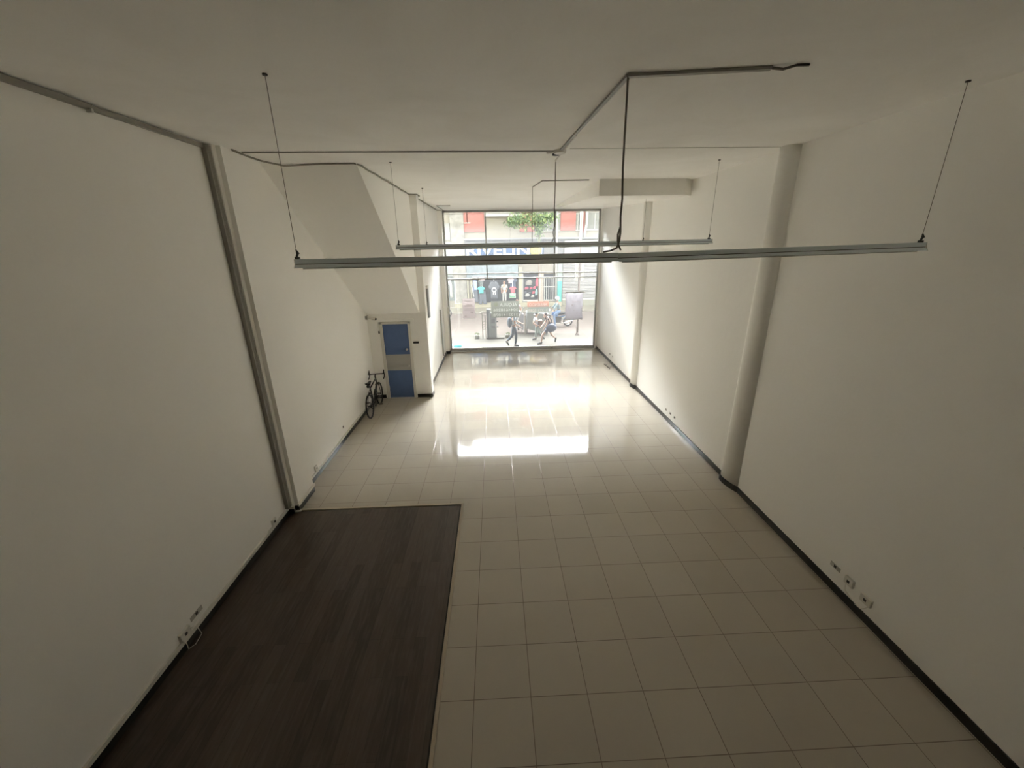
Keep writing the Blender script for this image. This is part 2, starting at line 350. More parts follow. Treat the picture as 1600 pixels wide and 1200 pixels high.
# drooping cable over the stairs and on towards the shop window
pts = [(-3.63, 6.6, ZC - 0.01), (-3.66, 7.0, ZC - 0.015), (-3.6, 7.3, ZC - 0.03), (-3.4, 7.6, ZC - 0.05), (-3.0, 7.62, ZC - 0.03), (-2.6, 7.62, ZC - 0.02), (-2.28, 7.62, ZC - 0.02), (-2.21, 7.8, ZC - 0.02)]
pts += [(-2.215, 7.8 + i * 0.45, ZC - 0.02 - 0.012 * (i % 2)) for i in range(1, 10)] + [(-2.03, 12.05, ZC - 0.02), (-2.03, 12.45, ZC - 0.02)]
pts += [(-2.18, 12.7 + i * 0.5, ZC - 0.025 - 0.01 * (i % 2)) for i in range(0, 10)] + [(-2.03, 17.4, ZC - 0.02)]
tag(MB().tube(pts, 0.014, 6).build('ceiling_cable', mat('dusty_cable', (0.27, 0.25, 0.21), 0.7), smooth=True), 'dark cable drooping along the ceiling above the boxed-in staircase', 'cable')
# corner conduit on the side wall just past the door pier, and the narrow panel above it
tag(MB().box(-2.22, -2.19, 12.60, 12.64, 0.11, 2.25).build('conduit', M_GREYPVC), 'thin grey conduit rising on the side wall behind the door pier', 'conduit')
sp = tag(MB().box(-2.22, -2.17, 13.35, 13.60, 2.28, 3.22).build('wall_panel', mat('panel_grey', (0.22, 0.22, 0.21), 0.5)), 'narrow dark grey vertical panel high on the side wall near the shop window', 'panel')
MB().box(-2.22, -2.155, 13.34, 13.61, 3.22, 3.30).build('cap', M_TRIM, sp)
gr = empty('gate_rail', (-2.2, 16.3, 0.2), 'pale vertical gate rail with lock box on the side wall beside the glass front', 'rail')
MB().box(-2.22, -2.17, 16.24, 16.32, 0.22, 2.1).build('rail', M_ALU, gr)
MB().box(-2.06, -1.98, 17.45, 17.62, 1.72, 2.02).build('lock_box', M_TRIM, gr)

# ================================================================== BLUE DOOR
d = struct(empty('door_1', (-3.0, 12.15, 0)), 'blue door with a grey middle band')
M_BLUE = mat('navy_blue_door_paint', (0.10, 0.165, 0.33), 0.45, noise=0.05)
M_DGREY = mat('grey_door_band', (0.42, 0.41, 0.38), 0.5)
LX0, LX1, LY = -3.375, -2.625, 12.10
f = MB(); f.box(-3.46, LX0, 12.06, 12.20, 0, 2.40); f.box(LX1, -2.545, 12.06, 12.20, 0, 2.40); f.box(-3.46, -2.545, 12.06, 12.20, 2.335, 2.40)
f.build('door_frame', M_TRIM, d)
f = MB().box(-3.56, -2.44, 12.07, 12.10, 2.42, 2.48).box(-3.56, -3.50, 12.07, 12.10, 2.2, 2.42)
f.build('door_trim', M_WALL, d)
MB().box(LX0, LX1, LY, LY + 0.04, 1.40, 2.335).build('upper_panel', M_BLUE, d)
MB().box(LX0, LX1, LY, LY + 0.04, 0.90, 1.40).build('middle_panel', M_DGREY, d)
MB().box(LX0, LX1, LY, LY + 0.04, 0.01, 0.90).build('lower_panel', M_BLUE, d)
MB().cyl((-2.72, LY + 0.01, 1.55), (-2.72, LY - 0.05, 1.55), 0.032, 0.028, 12).build('deadbolt', M_TRIM, d)
k = MB().cyl((-2.70, LY + 0.01, 1.05), (-2.70, LY - 0.04, 1.05), 0.018); k.ball((-2.70, LY - 0.06, 1.05), 0.032); k.build('door_knob', M_CHROME, d, smooth=True)
for z in (0.3, 1.12, 2.1): MB().cyl((LX0, LY - 0.012, z), (LX0, LY - 0.012, z + 0.1), 0.012).build('hinge', M_CHROME, d)
tag(MB().box(-2.50, -2.34, 12.04, 12.10, 1.74, 1.79).build('intercom', M_DARK), 'small dark flat box mounted on the wall right of the blue door', 'wall box')
tag(MB().box(-3.50, -3.46, 12.05, 12.10, 2.06, 2.13).build('door_sensor', M_DARK), 'tiny dark sensor on the wall at the upper left of the blue door', 'sensor')
sc_ = empty('security_camera', (-3.70, 12.0, 2.55), 'small white security camera in the corner under the stair soffit', 'camera')
MB().box(-3.80, -3.74, 11.95, 12.08, 2.50, 2.60).build('bracket', M_GREYPVC, sc_)
MB().cyl((-3.74, 12.02, 2.56), (-3.50, 11.93, 2.52), 0.042, 0.046, 12).build('body', M_TRIM, sc_)
MB().cyl((-3.505, 11.932, 2.521), (-3.48, 11.923, 2.517), 0.03, 0.03, 12).build('lens', M_BLACK, sc_)

# ================================================================== DARK WOOD FLOOR AREA
wp = empty('wood_floor_inset', (-2.2, 2, 0), 'dark brown wood plank floor area set into the tiles at the left', 'wood floor')
MB().box(XL + 0.02, -0.735, YB + 0.1, 6.35, 0, 0.012).build('planks', M_WOOD, wp)
M_ET = mat('beige_edge_trim', (0.50, 0.43, 0.33), 0.35)
e = MB().box(-3.62, -0.69, 6.362, 6.405, 0, 0.026); e.box(-0.728, -0.690, YB + 0.1, 6.405, 0, 0.026)
e.build('edge_trim', M_ET, wp)
MB().box(-3.70, -3.61, 6.32, 6.40, 0, 0.03).build('corner_piece', M_TRIM, wp)
MB().box(-0.750, -0.737, YB + 0.1, 6.35, 0.0, 0.018).build('gap_strip', mat('dark_gap', (0.02, 0.016, 0.012), 0.8), wp)

# ================================================================== SHOP WINDOW
w = struct(empty('window_1', (1.15, 17.9, 0)), 'full-height glazed shopfront')
WX0, WX1, WZ = -2.06, 4.42, 5.80
f = MB()
f.box(WX0, WX0 + 0.06, 17.84, 17.94, 0, WZ); f.box(WX1 - 0.05, WX1 + 0.01, 17.84, 17.94, 0, WZ); f.box(WX0, WX1, 17.84, 17.94, 5.755, ZC); f.box(WX0, WX1, 17.82, 17.94, 0, 0.045); f.box(WX0, WX1, 17.86, 17.94, 0.10, 0.125)
f.build('window_frame', M_ALU, w)
MB().box(WX0, WX1, 17.88, 17.90, 0.045, 0.10).build('bottom_rail', mat('pale_rail', (0.62, 0.62, 0.58), 0.4), w)
for x in (-0.325, 2.535): MB().box(x - 0.022, x + 0.022, 17.85, 17.93, 3.16, 5.76).build('mullion', M_ALU, w)
MB().box(WX0, WX1, 17.86, 17.93, 3.33, 3.365).build('transom', M_ALU, w)
t_ = MB().box(WX0, -0.6, 17.84, 17.94, 3.10, 3.165); t_.box(-0.6, WX1, 17.85, 17.93, 3.13, 3.165); t_.build('transom', M_ALU, w)
MB().box(WX0, WX1, 17.88, 17.92, 5.70, 5.715).build('transom', M_ALU, w)
for x in (2.50, -0.9): MB().box(x - 0.04, x + 0.04, 17.80, 17.84, 0.03, 0.09).build('floor_clamp', M_ALU, w)
MB().box(WX0 + 0.02, WX1 - 0.02, 17.895, 17.905, 0.1, 5.76).build('pane', M_GLASS, w)
MB().box(WX1 + 0.01, XR, 17.78, 17.95, 0, ZC).build('jamb', M_WALL, w)
MB().box(-2.22, WX0, 17.82, 17.95, 0, ZC).build('jamb', M_WALL, w)
# white sill strip on the floor in front of the glass
struct(MB().box(WX0, WX1, 17.70, 17.82, 0, 0.012).build('trim_3', mat('white_threshold', (0.72, 0.72, 0.68), 0.25)), 'white threshold strip under the glass')
def punched(box, texts, name, mt, parent):
    """a vinyl sheet whose letters are separate inlays: the letter shapes are cut out of it"""
    o = MB().box(*box).build(name, mt, parent)
    t = MB()
    for (tx, x, z, s_, w_) in texts: t.text(tx, x, 17.8835, z, s_, mirror=True, extrude=0.02, bold=0.002, width=w_)
    c = t.build('cutter', mt, parent)
    md = o.modifiers.new('cut', 'BOOLEAN'); md.operation = 'DIFFERENCE'; md.object = c; md.solver = 'EXACT'; md.use_self = True
    bpy.context.view_layer.update(); ev = o.evaluated_get(bpy.context.evaluated_depsgraph_get()); me = bpy.data.meshes.new_from_object(ev)
    o.modifiers.clear()
    if len(me.polygons) > 20: o.data = me
    cm_ = c.data; bpy.data.objects.remove(c); bpy.data.meshes.remove(cm_)
    return o
# signs stuck on the glass, seen from behind
def sign_text(m, lines): 
    for (t, x, z, s, wd_) in lines: m.text(t, x, 17.8835, z, s, mirror=True, extrude=0.005, bold=0.002, width=wd_)
sg = empty('rental_sign', (0.41, 17.885, 1.48), 'grey rental sign with pale mirrored letters on the glass, left of the walking man', 'sign')
TX1 = [('ALQUILA', 0.56, 1.96, 0.19, 0.74), ('3044618206', 0.44, 1.74, 0.165, 1.08), ('3123141878', 0.44, 1.52, 0.165, 1.08)]
punched((-0.20, 1.02, 17.878, 17.889, 1.47, 2.18), TX1, 'sheet', sheet('grey_sign_vinyl', (0.55, 0.56, 0.525)), sg)
for L_ in TX1:
    m = MB(); sign_text(m, [L_]); m.build('lettering', sheet('pale_lettering', (0.97, 0.98, 0.95)), sg)
MB().torus((0.02, 17.874, 2.04), (0, 1, 0), 0.075, 0.012, 16, 6).build('emblem_ring', mat('pale_green_emblem', (0.52, 0.56, 0.42), 0.6), sg)
m = MB().prism([(-0.03, 1.98), (0.07, 1.98), (0.02, 2.1)], 'y', 17.870, 17.876)
m.build('emblem', mat('pale_green_emblem', (0.52, 0.56, 0.42), 0.6), sg)
pp = empty('poster', (-1.17, 17.885, 1.46), 'pinkish grey printed poster on the glass near the left edge', 'poster')
MB().box(-1.44, -0.90, 17.878, 17.888, 1.46, 2.31).build('sheet', sheet('pinkish_paper', (0.74, 0.69, 0.68)), pp)
for z, x0, x1, hh in ((2.2, -1.36, -0.98, .025), (2.02, -1.36, -1.0, .025), (1.97, -1.36, -1.0, .025), (1.86, -1.38, -0.95, .025), (1.80, -1.38, -0.95, .025), (1.68, -1.10, -0.98, .08), (1.53, -1.36, -1.28, .05)):
    MB().box(x0, x1, 17.872, 17.879, z, z + hh).build('print_line', sheet('faded_print', (0.6, 0.55, 0.54)), pp)
rs = empty('sale_sign', (1.86, 17.885, 1.64), 'two-tone sign on the glass, red above grey, with mirrored letters', 'sign')
TX2 = [('ARRIENDO', 1.86, 1.94, 0.17, 0.80)]; TX3 = [('3132315289', 1.86, 1.69, 0.17, 0.86)]
punched((1.39, 2.34, 17.878, 17.888, 1.90, 2.14), TX2, 'upper_sheet', sheet('salmon_vinyl', (0.80, 0.60, 0.53)), rs)
punched((1.39, 2.34, 17.878, 17.888, 1.64, 1.90), TX3, 'lower_sheet', sheet('greenish_grey_vinyl', (0.62, 0.66, 0.63)), rs)
for L_ in TX2 + TX3:
    m = MB(); sign_text(m, [L_]); m.build('lettering', sheet('pale_pink_lettering', (0.97, 0.91, 0.87)), rs)
ws = empty('hanging_banner', (3.44, 17.885, 1.3), 'large crumpled white paper hanging on the glass at the right', 'paper')
m = MB(); nx, nz = 10, 14; vs = []
for j in range(nz + 1):
    for i in range(nx + 1):
        vs.append((3.07 + 0.75 * i / nx + 0.015 * math.sin(j * 0.9), 17.86 + 0.016 * math.sin(i * 1.7 + j) + 0.012 * math.cos(j * 1.3 - i), 1.30 + 1.17 * j / nz + 0.01 * math.sin(i)))
m.add(vs, [(j * (nx + 1) + i, j * (nx + 1) + i + 1, (j + 1) * (nx + 1) + i + 1, (j + 1) * (nx + 1) + i) for j in range(nz) for i in range(nx)])
so_ = m.build('sheet', sheet('white_paper', (0.68, 0.66, 0.68)), ws, smooth=True)
mo = so_.modifiers.new('thickness', 'SOLIDIFY'); mo.thickness = 0.003
MB().cyl((3.05, 17.86, 2.49), (3.90, 17.86, 2.51), 0.022).build('rod', M_GREYPVC, ws)
for bx_ in ((3.33, 3.40, 1.93, 1.98), (3.42, 3.47, 1.72, 1.75), (3.35, 3.72, 2.08, 2.10)): MB().box(bx_[0], bx_[1], 17.832, 17.838, bx_[2], bx_[3]).build('print_mark', MATS['faded_print'], ws)
tag(MB().box(-1.98, -1.62, 18.3, 18.8, 0.02, 0.16).build('plastic_bag', mat('cyan_plastic', (0.08, 0.52, 0.62), 0.5), bevel=0.03), 'crumpled cyan plastic bag lying outside at the left foot of the glass', 'bag')

# ================================================================== PENDANT TUBE FIXTURES
def fixture(p0, p1, join, zj, cords, label, hang, name='pendant_light'):
    """two aligned trunking lengths hung on wires; p0,p1 = top centre line ends"""
    p0 = Vector(p0); p1 = Vector(p1); L = (p1 - p0)
    root = empty(name, p0.lerp(p1, 0.5), label, 'ceiling light', 'suspended tube light bars')
    pj = Vector((p0.x + L.x * join, p0.y + L.y * join, zj))
    def seg(A, B):
        d_ = (B - A).normalized(); r_ = d_.cross(Vector((0, 0, 1))).normalized()
        def sweep(prof):
            vs = [P + r_ * q[0] + Vector((0, 0, q[1])) for P in (A, B) for q in prof]; n = len(prof)
            return MB().add(vs, [tuple(range(n)), tuple(range(2 * n - 1, n - 1, -1))] + [(i, i + n, (i + 1) % n + n, (i + 1) % n) for i in range(n)])
        h = sweep([(-0.030, 0), (0.030, 0), (0.034, -0.040), (-0.034, -0.040)]).build('housing', M_STEEL, root)
        sweep([(-0.029, -0.040), (0.029, -0.040), (0.029, -0.046), (-0.029, -0.046)]).build('shadow_gap', M_DARK, h)
        sweep([(-0.034, -0.046), (0.034, -0.046), (0.060, -0.072), (0.057, -0.076), (-0.057, -0.076), (-0.060, -0.072)]).build('reflector', M_STEEL, root)
        MB().cyl(A + Vector((0, 0, -0.076)) + d_ * 0.05, B + Vector((0, 0, -0.076)) - d_ * 0.05, 0.0125, n=10).build('tube', mat('unlit_tube_glass', (0.62, 0.63, 0.60), 0.2), root, smooth=True)
    seg(p0, pj + Vector((0, 0, 0.003))); seg(pj + L * 0.0006 + Vector((0, 0, -0.003)), p1)
    for t_, q in ((0.0, p0), (1.0, p1)):
        d_ = L.normalized() * (1 if t_ == 0 else -1)
        r_ = d_.cross(Vector((0, 0, 1))).normalized(); c0 = q - d_ * 0.006; off = 0
        prof = [(-0.032, 0.002), (0.032, 0.002), (0.036, -0.043), (0.062, -0.077), (-0.062, -0.077), (-0.036, -0.043)]
        vs = [c0 + d_ * k + r_ * a + Vector((0, 0, b_ + off)) for k in (0, 0.006) for a, b_ in prof]
        MB().add(vs, [tuple(range(6)), tuple(range(11, 5, -1))] + [(i, i + 6, (i + 1) % 6 + 6, (i + 1) % 6) for i in range(6)]).build('end_cap', M_TRIM, root)
    for x in hang:
        P = p0 + L * ((x - p0.x) / L.x)
        MB().tube([(P.x, P.y, P.z + 0.06), (P.x - 0.0, P.y, ZC)], 0.0026, 6).build('suspension_wire', M_CORD, root)
        g = MB().box(P.x - 0.02, P.x + 0.02, P.y - 0.012, P.y + 0.012, P.z, P.z + 0.02)
        g.cyl((P.x - 0.008, P.y, P.z + 0.015), (P.x + 0.012, P.y, P.z + 0.055), 0.010); g.cyl((P.x + 0.012, P.y, P.z + 0.045), (P.x - 0.002, P.y, P.z + 0.085), 0.016, 0.004)
        g.build('wire_gripper', M_DARK, root); 
        MB().cyl((P.x, P.y, ZC - 0.012), (P.x, P.y, ZC), 0.02).build('ceiling_anchor', M_DARK, root)
    for pts in cords: MB().tube(pts, 0.009 if pts[0][1] < 5 else 0.008, 6).build('power_cord', M_CORD, root, smooth=True)
    return root
bx = 1.172
fixture((-1.805, 3.945, 4.424), (4.27, 4.10, 4.486), (bx + 1.805) / 6.075, 4.434,
        [[(1.145, 3.96, ZC - 0.02), (1.15, 3.96, 5.5), (1.155, 3.965, 5.15), (1.17, 3.97, 4.9), (1.165, 3.97, 4.75), (1.175, 3.975, 4.62), (1.172, 3.98, 4.54), (1.155, 3.99, 4.48), (1.10, 3.995, 4.455), (1.03, 3.995, 4.445)],
         [(1.170, 3.975, 4.66), (1.155, 3.985, 4.60), (1.160, 3.99, 4.54), (1.172, 3.99, 4.50), (1.195, 3.995, 4.46)]],
        'nearest and longest of the grey light bars hanging from the ceiling', (-1.79, 4.235))
fixture((-1.72, 7.65, 4.538), (3.94, 7.65, 4.563), (1.115 + 1.72) / 5.66, 4.546,
        [[(1.07, 7.60, ZC - 0.02), (1.07, 7.62, 5.4), (1.065, 7.63, 5.0), (1.075, 7.64, 4.82), (1.05, 7.64, 4.70), (1.07, 7.65, 4.62), (1.03, 7.65, 4.545)]],
        'second grey light bar, hanging behind the nearest and longest one', (-1.68, 3.89))
fixture((-1.72, 10.95, 4.54), (3.87, 10.95, 4.56), 0.5, 4.55,
        [[(0.975, 10.90, ZC - 0.02), (0.975, 10.9, 5.2), (0.97, 10.93, 4.57)]],
        'farthest grey light bar, mostly hidden behind the second one', (-1.70, 3.84))

# ceiling channels and junction box
c = MB().obox((1.145, 3.955, ZC - 0.012), (2.25, 3.80, ZC - 0.012), 0.045, 0.024)
tag(c.build('ceiling_raceway', M_GREYPVC), 'grey cable channel on the ceiling running right from the nearest cord', 'cable channel')
c = MB().obox((1.145, 3.95, ZC - 0.012), (1.02, 6.80, ZC - 0.012), 0.035, 0.024)
c2_ = tag(c.build('ceiling_raceway', M_GREYPVC), 'grey cable channel on the ceiling from the nearest cord to the round junction box', 'cable channel')
MB().obox((1.165, 4.0, ZC - 0.014), (1.115, 5.2, ZC - 0.014), 0.016, 0.018).obox((1.085, 5.9, ZC - 0.014), (1.06, 7.55, ZC - 0.014), 0.016, 0.018).build('cover_strip', M_TRIM, c2_)
tag(MB().tube([(2.25, 3.80, ZC - 0.01), (2.33, 3.765, ZC - 0.03), (2.42, 3.74, ZC - 0.012), (2.52, 3.74, ZC - 0.01)], 0.010, 6).build('loose_wire', M_CORD), 'short loose dark wire sticking out of the ceiling channel', 'wire')
tag(MB().obox((-3.60, 6.79, ZC - 0.008), (0.93, 6.86, ZC - 0.008), 0.022, 0.016).build('ceiling_raceway', MATS['grey_plastic_channel']), 'thin cable channel crossing the ceiling from the left pier to the junction box', 'cable channel')
jb = empty('junction_box', (1.0, 6.88, ZC - 0.03), 'round white junction box on the ceiling where the cable channels meet', 'junction box')
MB().cyl((1.02, 6.82, ZC), (1.02, 6.82, ZC - 0.045), 0.095, 0.085, 20).build('box', M_TRIM, jb)
MB().cyl((0.99, 7.05, ZC), (0.99, 7.05, ZC - 0.03), 0.055, 0.05, 16).build('knockout', M_DARK, jb)
MB().obox((0.85, 6.98, ZC - 0.01), (0.93, 6.92, ZC - 0.01), 0.05, 0.02).build('ear', M_TRIM, jb)
c = MB().obox((0.975, 10.9, ZC - 0.01), (1.10, 9.85, ZC - 0.01), 0.022, 0.018); c.obox((1.10, 9.85, ZC - 0.01), (2.12, 9.78, ZC - 0.01), 0.022, 0.018)
tag(c.build('ceiling_raceway', M_GREYPVC), 'thin angled cable channel on the ceiling leading to the farthest cord', 'cable channel')
c = MB().obox((-1.98, 15.6, ZC - 0.01), (-1.5, 15.6, ZC - 0.01), 0.03, 0.02); c.obox((-1.98, 15.6, ZC - 0.01), (-1.98, 17.7, ZC - 0.01), 0.02, 0.02)
tag(c.build('ceiling_raceway', M_GREYPVC), 'small L-shaped cable channel on the ceiling beside the glass front', 'cable channel')

# ================================================================== SOCKETS
def socket(side, y, z, wd_, label, wires=(), dark=False, plate=True):
    x = XR if side > 0 else XL; s = -1 if side > 0 else 1
    r0 = empty('wall_socket', (x, y, z), label, 'socket')
    def B(y0, y1, z0, z1, t0, t1): 
        a, b_ = sorted((x + s * t0, x + s * t1)); return MB().box(a, b_, y0, y1, z0, z1)
    if plate: B(y - wd_ / 2, y + wd_ / 2, z - 0.055, z + 0.055, 0, 0.035).build('cover', M_TRIM, r0, bevel=0.004)
    else: B(y - wd_ / 2, y + wd_ / 2, z - 0.03, z + 0.03, 0, 0.006).build('recess', mat('socket_recess', (0.50, 0.48, 0.43), 0.7), r0)
    B(y - 0.018, y + 0.018, z - 0.015, z + 0.02, 0.03 if plate else 0, 0.040 if plate else 0.01).build('opening', M_DARK, r0)
    for pts in wires: MB().tube([(x + s * a, y + b_, z + c_) for a, b_, c_ in pts], 0.005, 6).build('wire', M_TRIM, r0, smooth=True)
    return r0
socket(1, 4.20, 0.34, 0.16, 'faint patched socket opening on the right wall, third from the camera', plate=False)
socket(1, 3.95, 0.33, 0.13, 'white socket on the right wall, middle of the near row, with a thin wire', wires=[[(0.03, 0.03, -0.05), (0.04, 0.0, -0.13), (0.03, -0.12, -0.19)]])
socket(1, 3.69, 0.30, 0.15, 'white socket on the right wall, nearest to the camera', wires=[[(0.03, -0.06, -0.05), (0.05, 0.0, -0.14), (0.03, 0.10, -0.17)]])
for y, lab in ((9.9, 'farthest'), (9.62, 'middle'), (9.36, 'nearest')): socket(1, y, 0.27, 0.09, 'small open socket hole low on the right wall between the columns, %s of three' % lab, plate=False)
for y, lab in ((15.5, 'nearer the glass'), (15.1, 'nearer the camera')): socket(1, y, 0.33, 0.10, 'small open socket hole low on the far right wall, the one %s' % lab, plate=False)
socket(-1, 3.98, 0.27, 0.20, 'flat patched socket opening on the near left wall, just past the wired one', plate=False)
socket(-1, 3.74, 0.22, 0.16, 'white socket with dangling pale wires on the near left wall', wires=[[(0.03, 0.06, 0.02), (0.07, 0.12, -0.03), (0.12, 0.10, -0.12), (0.10, 0.0, -0.17), (0.06, -0.06, -0.17)], [(0.02, -0.07, 0.0), (0.05, -0.05, -0.1), (0.06, -0.06, -0.17)]])
socket(-1, 5.80, 0.22, 0.11, 'small white socket box on the left wall beside the dark wood floor')
socket(-1, 7.50, 0.22, 0.10, 'small white socket box on the left wall just past the pier')
socket(-1, 9.2, 0.36, 0.06, 'tiny open socket on the left wall between the pier and the bicycle', plate=False)
# loose wires on the floor by the far right baseboard
tag(MB().tube([(4.46, 14.75, 0.015), (4.38, 14.85, 0.03), (4.30, 14.7, 0.01), (4.22, 14.9, 0.01), (4.28, 15.1, 0.02), (4.2, 15.2, 0.01), (4.25, 14.5, 0.01)], 0.008, 6).build('loose_wire', M_CORD, smooth=True), 'tangle of loose wire on the floor by the far right baseboard', 'wire')

# ================================================================== BICYCLE
def bicycle(name, loc, rot, label, wheel=True):
    """built along +Y, wheel contact at z=0, centre plane x=0"""
    root = empty(name, loc, label, 'bicycle'); root.rotation_euler = rot
    R = 0.345; RY, FY = -0.52, 0.53; BBp = (0, -0.10, 0.27); ST = (0, -0.24, 0.78); HT = (0, 0.40, 0.86); HB = (0, 0.435, 0.72)
    Bd = lambda m, n, mt, p=root, sm=True: m.build(n, mt, p, smooth=sm, world=False)
    M_FR = mat('black_bicycle_paint', (0.02, 0.02, 0.023), 0.3)
    for yy in (RY, FY):
        wh = Bd(MB().torus((0, yy, R), (1, 0, 0), R - 0.022, 0.022, 36, 8), 'tyre', M_BLACK)
        Bd(MB().torus((0, yy, R), (1, 0, 0), R - 0.045, 0.013, 36, 6), 'rim', mat('dark_rim', (0.05, 0.05, 0.055), 0.35, 0.5), wh)
        sp_ = MB()
        for i in range(24):
            a = 2 * PI * i / 24; e_ = 0.02 if i % 2 else -0.02
            sp_.cyl((e_, yy + 0.02 * math.cos(a + 1), R + 0.02 * math.sin(a + 1)), (0, yy + (R - 0.05) * math.cos(a), R + (R - 0.05) * math.sin(a)), 0.0013, n=4)
        Bd(sp_, 'spokes', M_CHROME, wh); Bd(MB().cyl((-0.05, yy, R), (0.05, yy, R), 0.02), 'hub', M_DARK, wh)
    fr_ = MB().cyl(BBp, ST, 0.021).cyl(ST, HT, 0.02).cyl(BBp, HB, 0.027).cyl(HB, (0, 0.388, 0.89), 0.02)
    for s in (-1, 1):
        fr_.tube([BBp, (0.05 * s, -0.2, 0.285), (0.06 * s, RY, R)], 0.009); fr_.tube([ST, (0.04 * s, -0.33, 0.65), (0.06 * s, RY, R)], 0.008)
    Bd(fr_, 'frame', M_FR)
    fk = MB()
    for s in (-1, 1): fk.tube([(0, 0.437, 0.71), (0.045 * s, 0.445, 0.67), (0.05 * s, 0.50, 0.45), (0.05 * s, FY, R)], [0.014, 0.013, 0.010, 0.008])
    Bd(fk, 'fork', M_FR)
    sd_ = Bd(MB().add([(0, 0.02, 0.955), (0.03, 0.0, 0.955), (0.035, -0.12, 0.96), (0.08, -0.24, 0.965), (0.06, -0.27, 0.965), (-0.06, -0.27, 0.965), (-0.08, -0.24, 0.965), (-0.035, -0.12, 0.96), (-0.03, 0, 0.955)] + [(0, 0.01, 0.93), (0.025, -0.01, 0.92), (0.03, -0.12, 0.92), (0.07, -0.23, 0.92), (0.05, -0.26, 0.93), (-0.05, -0.26, 0.93), (-0.07, -0.23, 0.92), (-0.03, -0.12, 0.92), (-0.025, -0.01, 0.92)],
        [tuple(range(9)), tuple(range(17, 8, -1))] + [(i, i + 9, (i + 1) % 9 + 9, (i + 1) % 9) for i in range(9)]), 'saddle', M_BLACK, sm=False)
    for v in sd_.data.vertices: v.co.y -= 0.13
    Bd(MB().cyl(ST, (0, -0.285, 0.925), 0.0135), 'seat_post', M_DARK)
    Bd(MB().ball((0, -0.375, 0.885), 0.045, 0.065, 0.05, 12, 8), 'saddle_bag', M_BLACK)
    hb = MB().tube([(-0.21, 0.47, 0.97), (-0.1, 0.46, 0.975), (0, 0.455, 0.975), (0.1, 0.46, 0.975), (0.21, 0.47, 0.97)], 0.015)
    Bd(hb, 'handlebar', M_DARK)
    Bd(MB().cyl((0, 0.385, 0.88), (0, 0.382, 0.95), 0.018).cyl((0, 0.38, 0.945), (0, 0.455, 0.975), 0.016), 'stem', M_DARK)
    for s in (-1, 1):
        Bd(MB().tube([(0.21 * s, 0.47, 0.97), (0.215 * s, 0.54, 0.975), (0.22 * s, 0.575, 0.93), (0.22 * s, 0.555, 0.87), (0.22 * s, 0.48, 0.835), (0.22 * s, 0.42, 0.835)], 0.017), 'drop', M_BLACK)
        Bd(MB().tube([(0.215 * s, 0.53, 0.98), (0.215 * s, 0.57, 1.02), (0.215 * s, 0.60, 1.05)], [0.017, 0.02, 0.014]).tube([(0.215 * s, 0.60, 1.0), (0.215 * s, 0.62, 0.93), (0.215 * s, 0.60, 0.87)], 0.007), 'brake_lever', M_BLACK)
    cr_ = MB().torus((0.045, BBp[1], BBp[2]), (1, 0, 0), 0.095, 0.006, 28, 6)
    for i in range(5): cr_.cyl((0.045, BBp[1], BBp[2]), (0.045, BBp[1] + 0.09 * math.cos(i * 1.2566), BBp[2] + 0.09 * math.sin(i * 1.2566)), 0.006, n=6)
    Bd(cr_, 'chainring', M_DARK)
    for s, a in ((1, -0.5), (-1, PI - 0.5)):
        ex, ez = BBp[1] + 0.17 * math.cos(a), BBp[2] + 0.17 * math.sin(a)
        ck = Bd(MB().cyl((0.07 * s, BBp[1], BBp[2]), (0.08 * s, ex, ez), 0.012, 0.010), 'crank', M_DARK)
        Bd(MB().box(min(0.09 * s, 0.19 * s), max(0.09 * s, 0.19 * s), ex - 0.04, ex + 0.04, ez - 0.012, ez + 0.012), 'pedal', mat('worn_pedal', (0.16, 0.12, 0.10), 0.6), ck, sm=False)
    Bd(MB().tube([(0.045, BBp[1] + 0.02, BBp[2] + 0.095), (0.045, RY, R + 0.035), (0.045, RY - 0.035, R), (0.05, RY + 0.02, R - 0.10), (0.045, RY + 0.05, R - 0.06), (0.045, BBp[1], BBp[2] - 0.095)], 0.005, 6), 'chain', M_DARK)
    Bd(MB().cyl((0.03, RY, R), (0.055, RY, R), 0.05, 0.03, 16), 'cassette', M_DARK)
    Bd(MB().cyl((0, 0.050, 0.462), (0, 0.19, 0.58), 0.034, n=14).cyl((0, 0.19, 0.58), (0, 0.215, 0.60), 0.022, n=12), 'bottle', M_DARK)
    for yy, zz in ((-0.345, 0.66), (0.47, 0.685)): Bd(MB().box(-0.03, 0.03, yy - 0.014, yy + 0.014, zz - 0.012, zz + 0.03), 'brake_caliper', M_DARK, sm=False)
    return root
bk = bicycle('road_bicycle', (-3.535, 11.06, 0.0), (0, math.radians(-2), math.radians(1.0)), 'black drop-bar road bicycle leaning on the left wall beside the blue door')

# ================================================================== THE STREET
M_CONC = mat('pale_concrete_paving', (0.092, 0.085, 0.068), 0.9, noise=0.10, scale=1.5)
M_CREAM = mat('cream_render', (0.245, 0.23, 0.19), 0.85, noise=0.04, scale=1.0)
M_PINK = mat('salmon_red_render', (0.32, 0.128, 0.110), 0.8, noise=0.04, scale=1.0)
M_GWIN = mat('grey_window_glass', (0.14, 0.15, 0.14), 0.25)
struct(MB().box(-30, 30, YW + 0.1, 21.2, -0.3, -0.02).build('ground_pavement', M_CONC), 'pale concrete pavement outside the shop')
struct(MB().box(-30, 30, 21.2, 28.3, -0.3, -0.04).build('ground_street', M_BRICK), 'street paved with small pinkish bricks')
k_ = MB().box(-30, 30, 28.3, 28.45, -0.3, 0.06); struct(k_.build('ground_kerb', mat('dark_kerb', (0.22, 0.20, 0.17), 0.9)), 'kerb along the far side of the street')
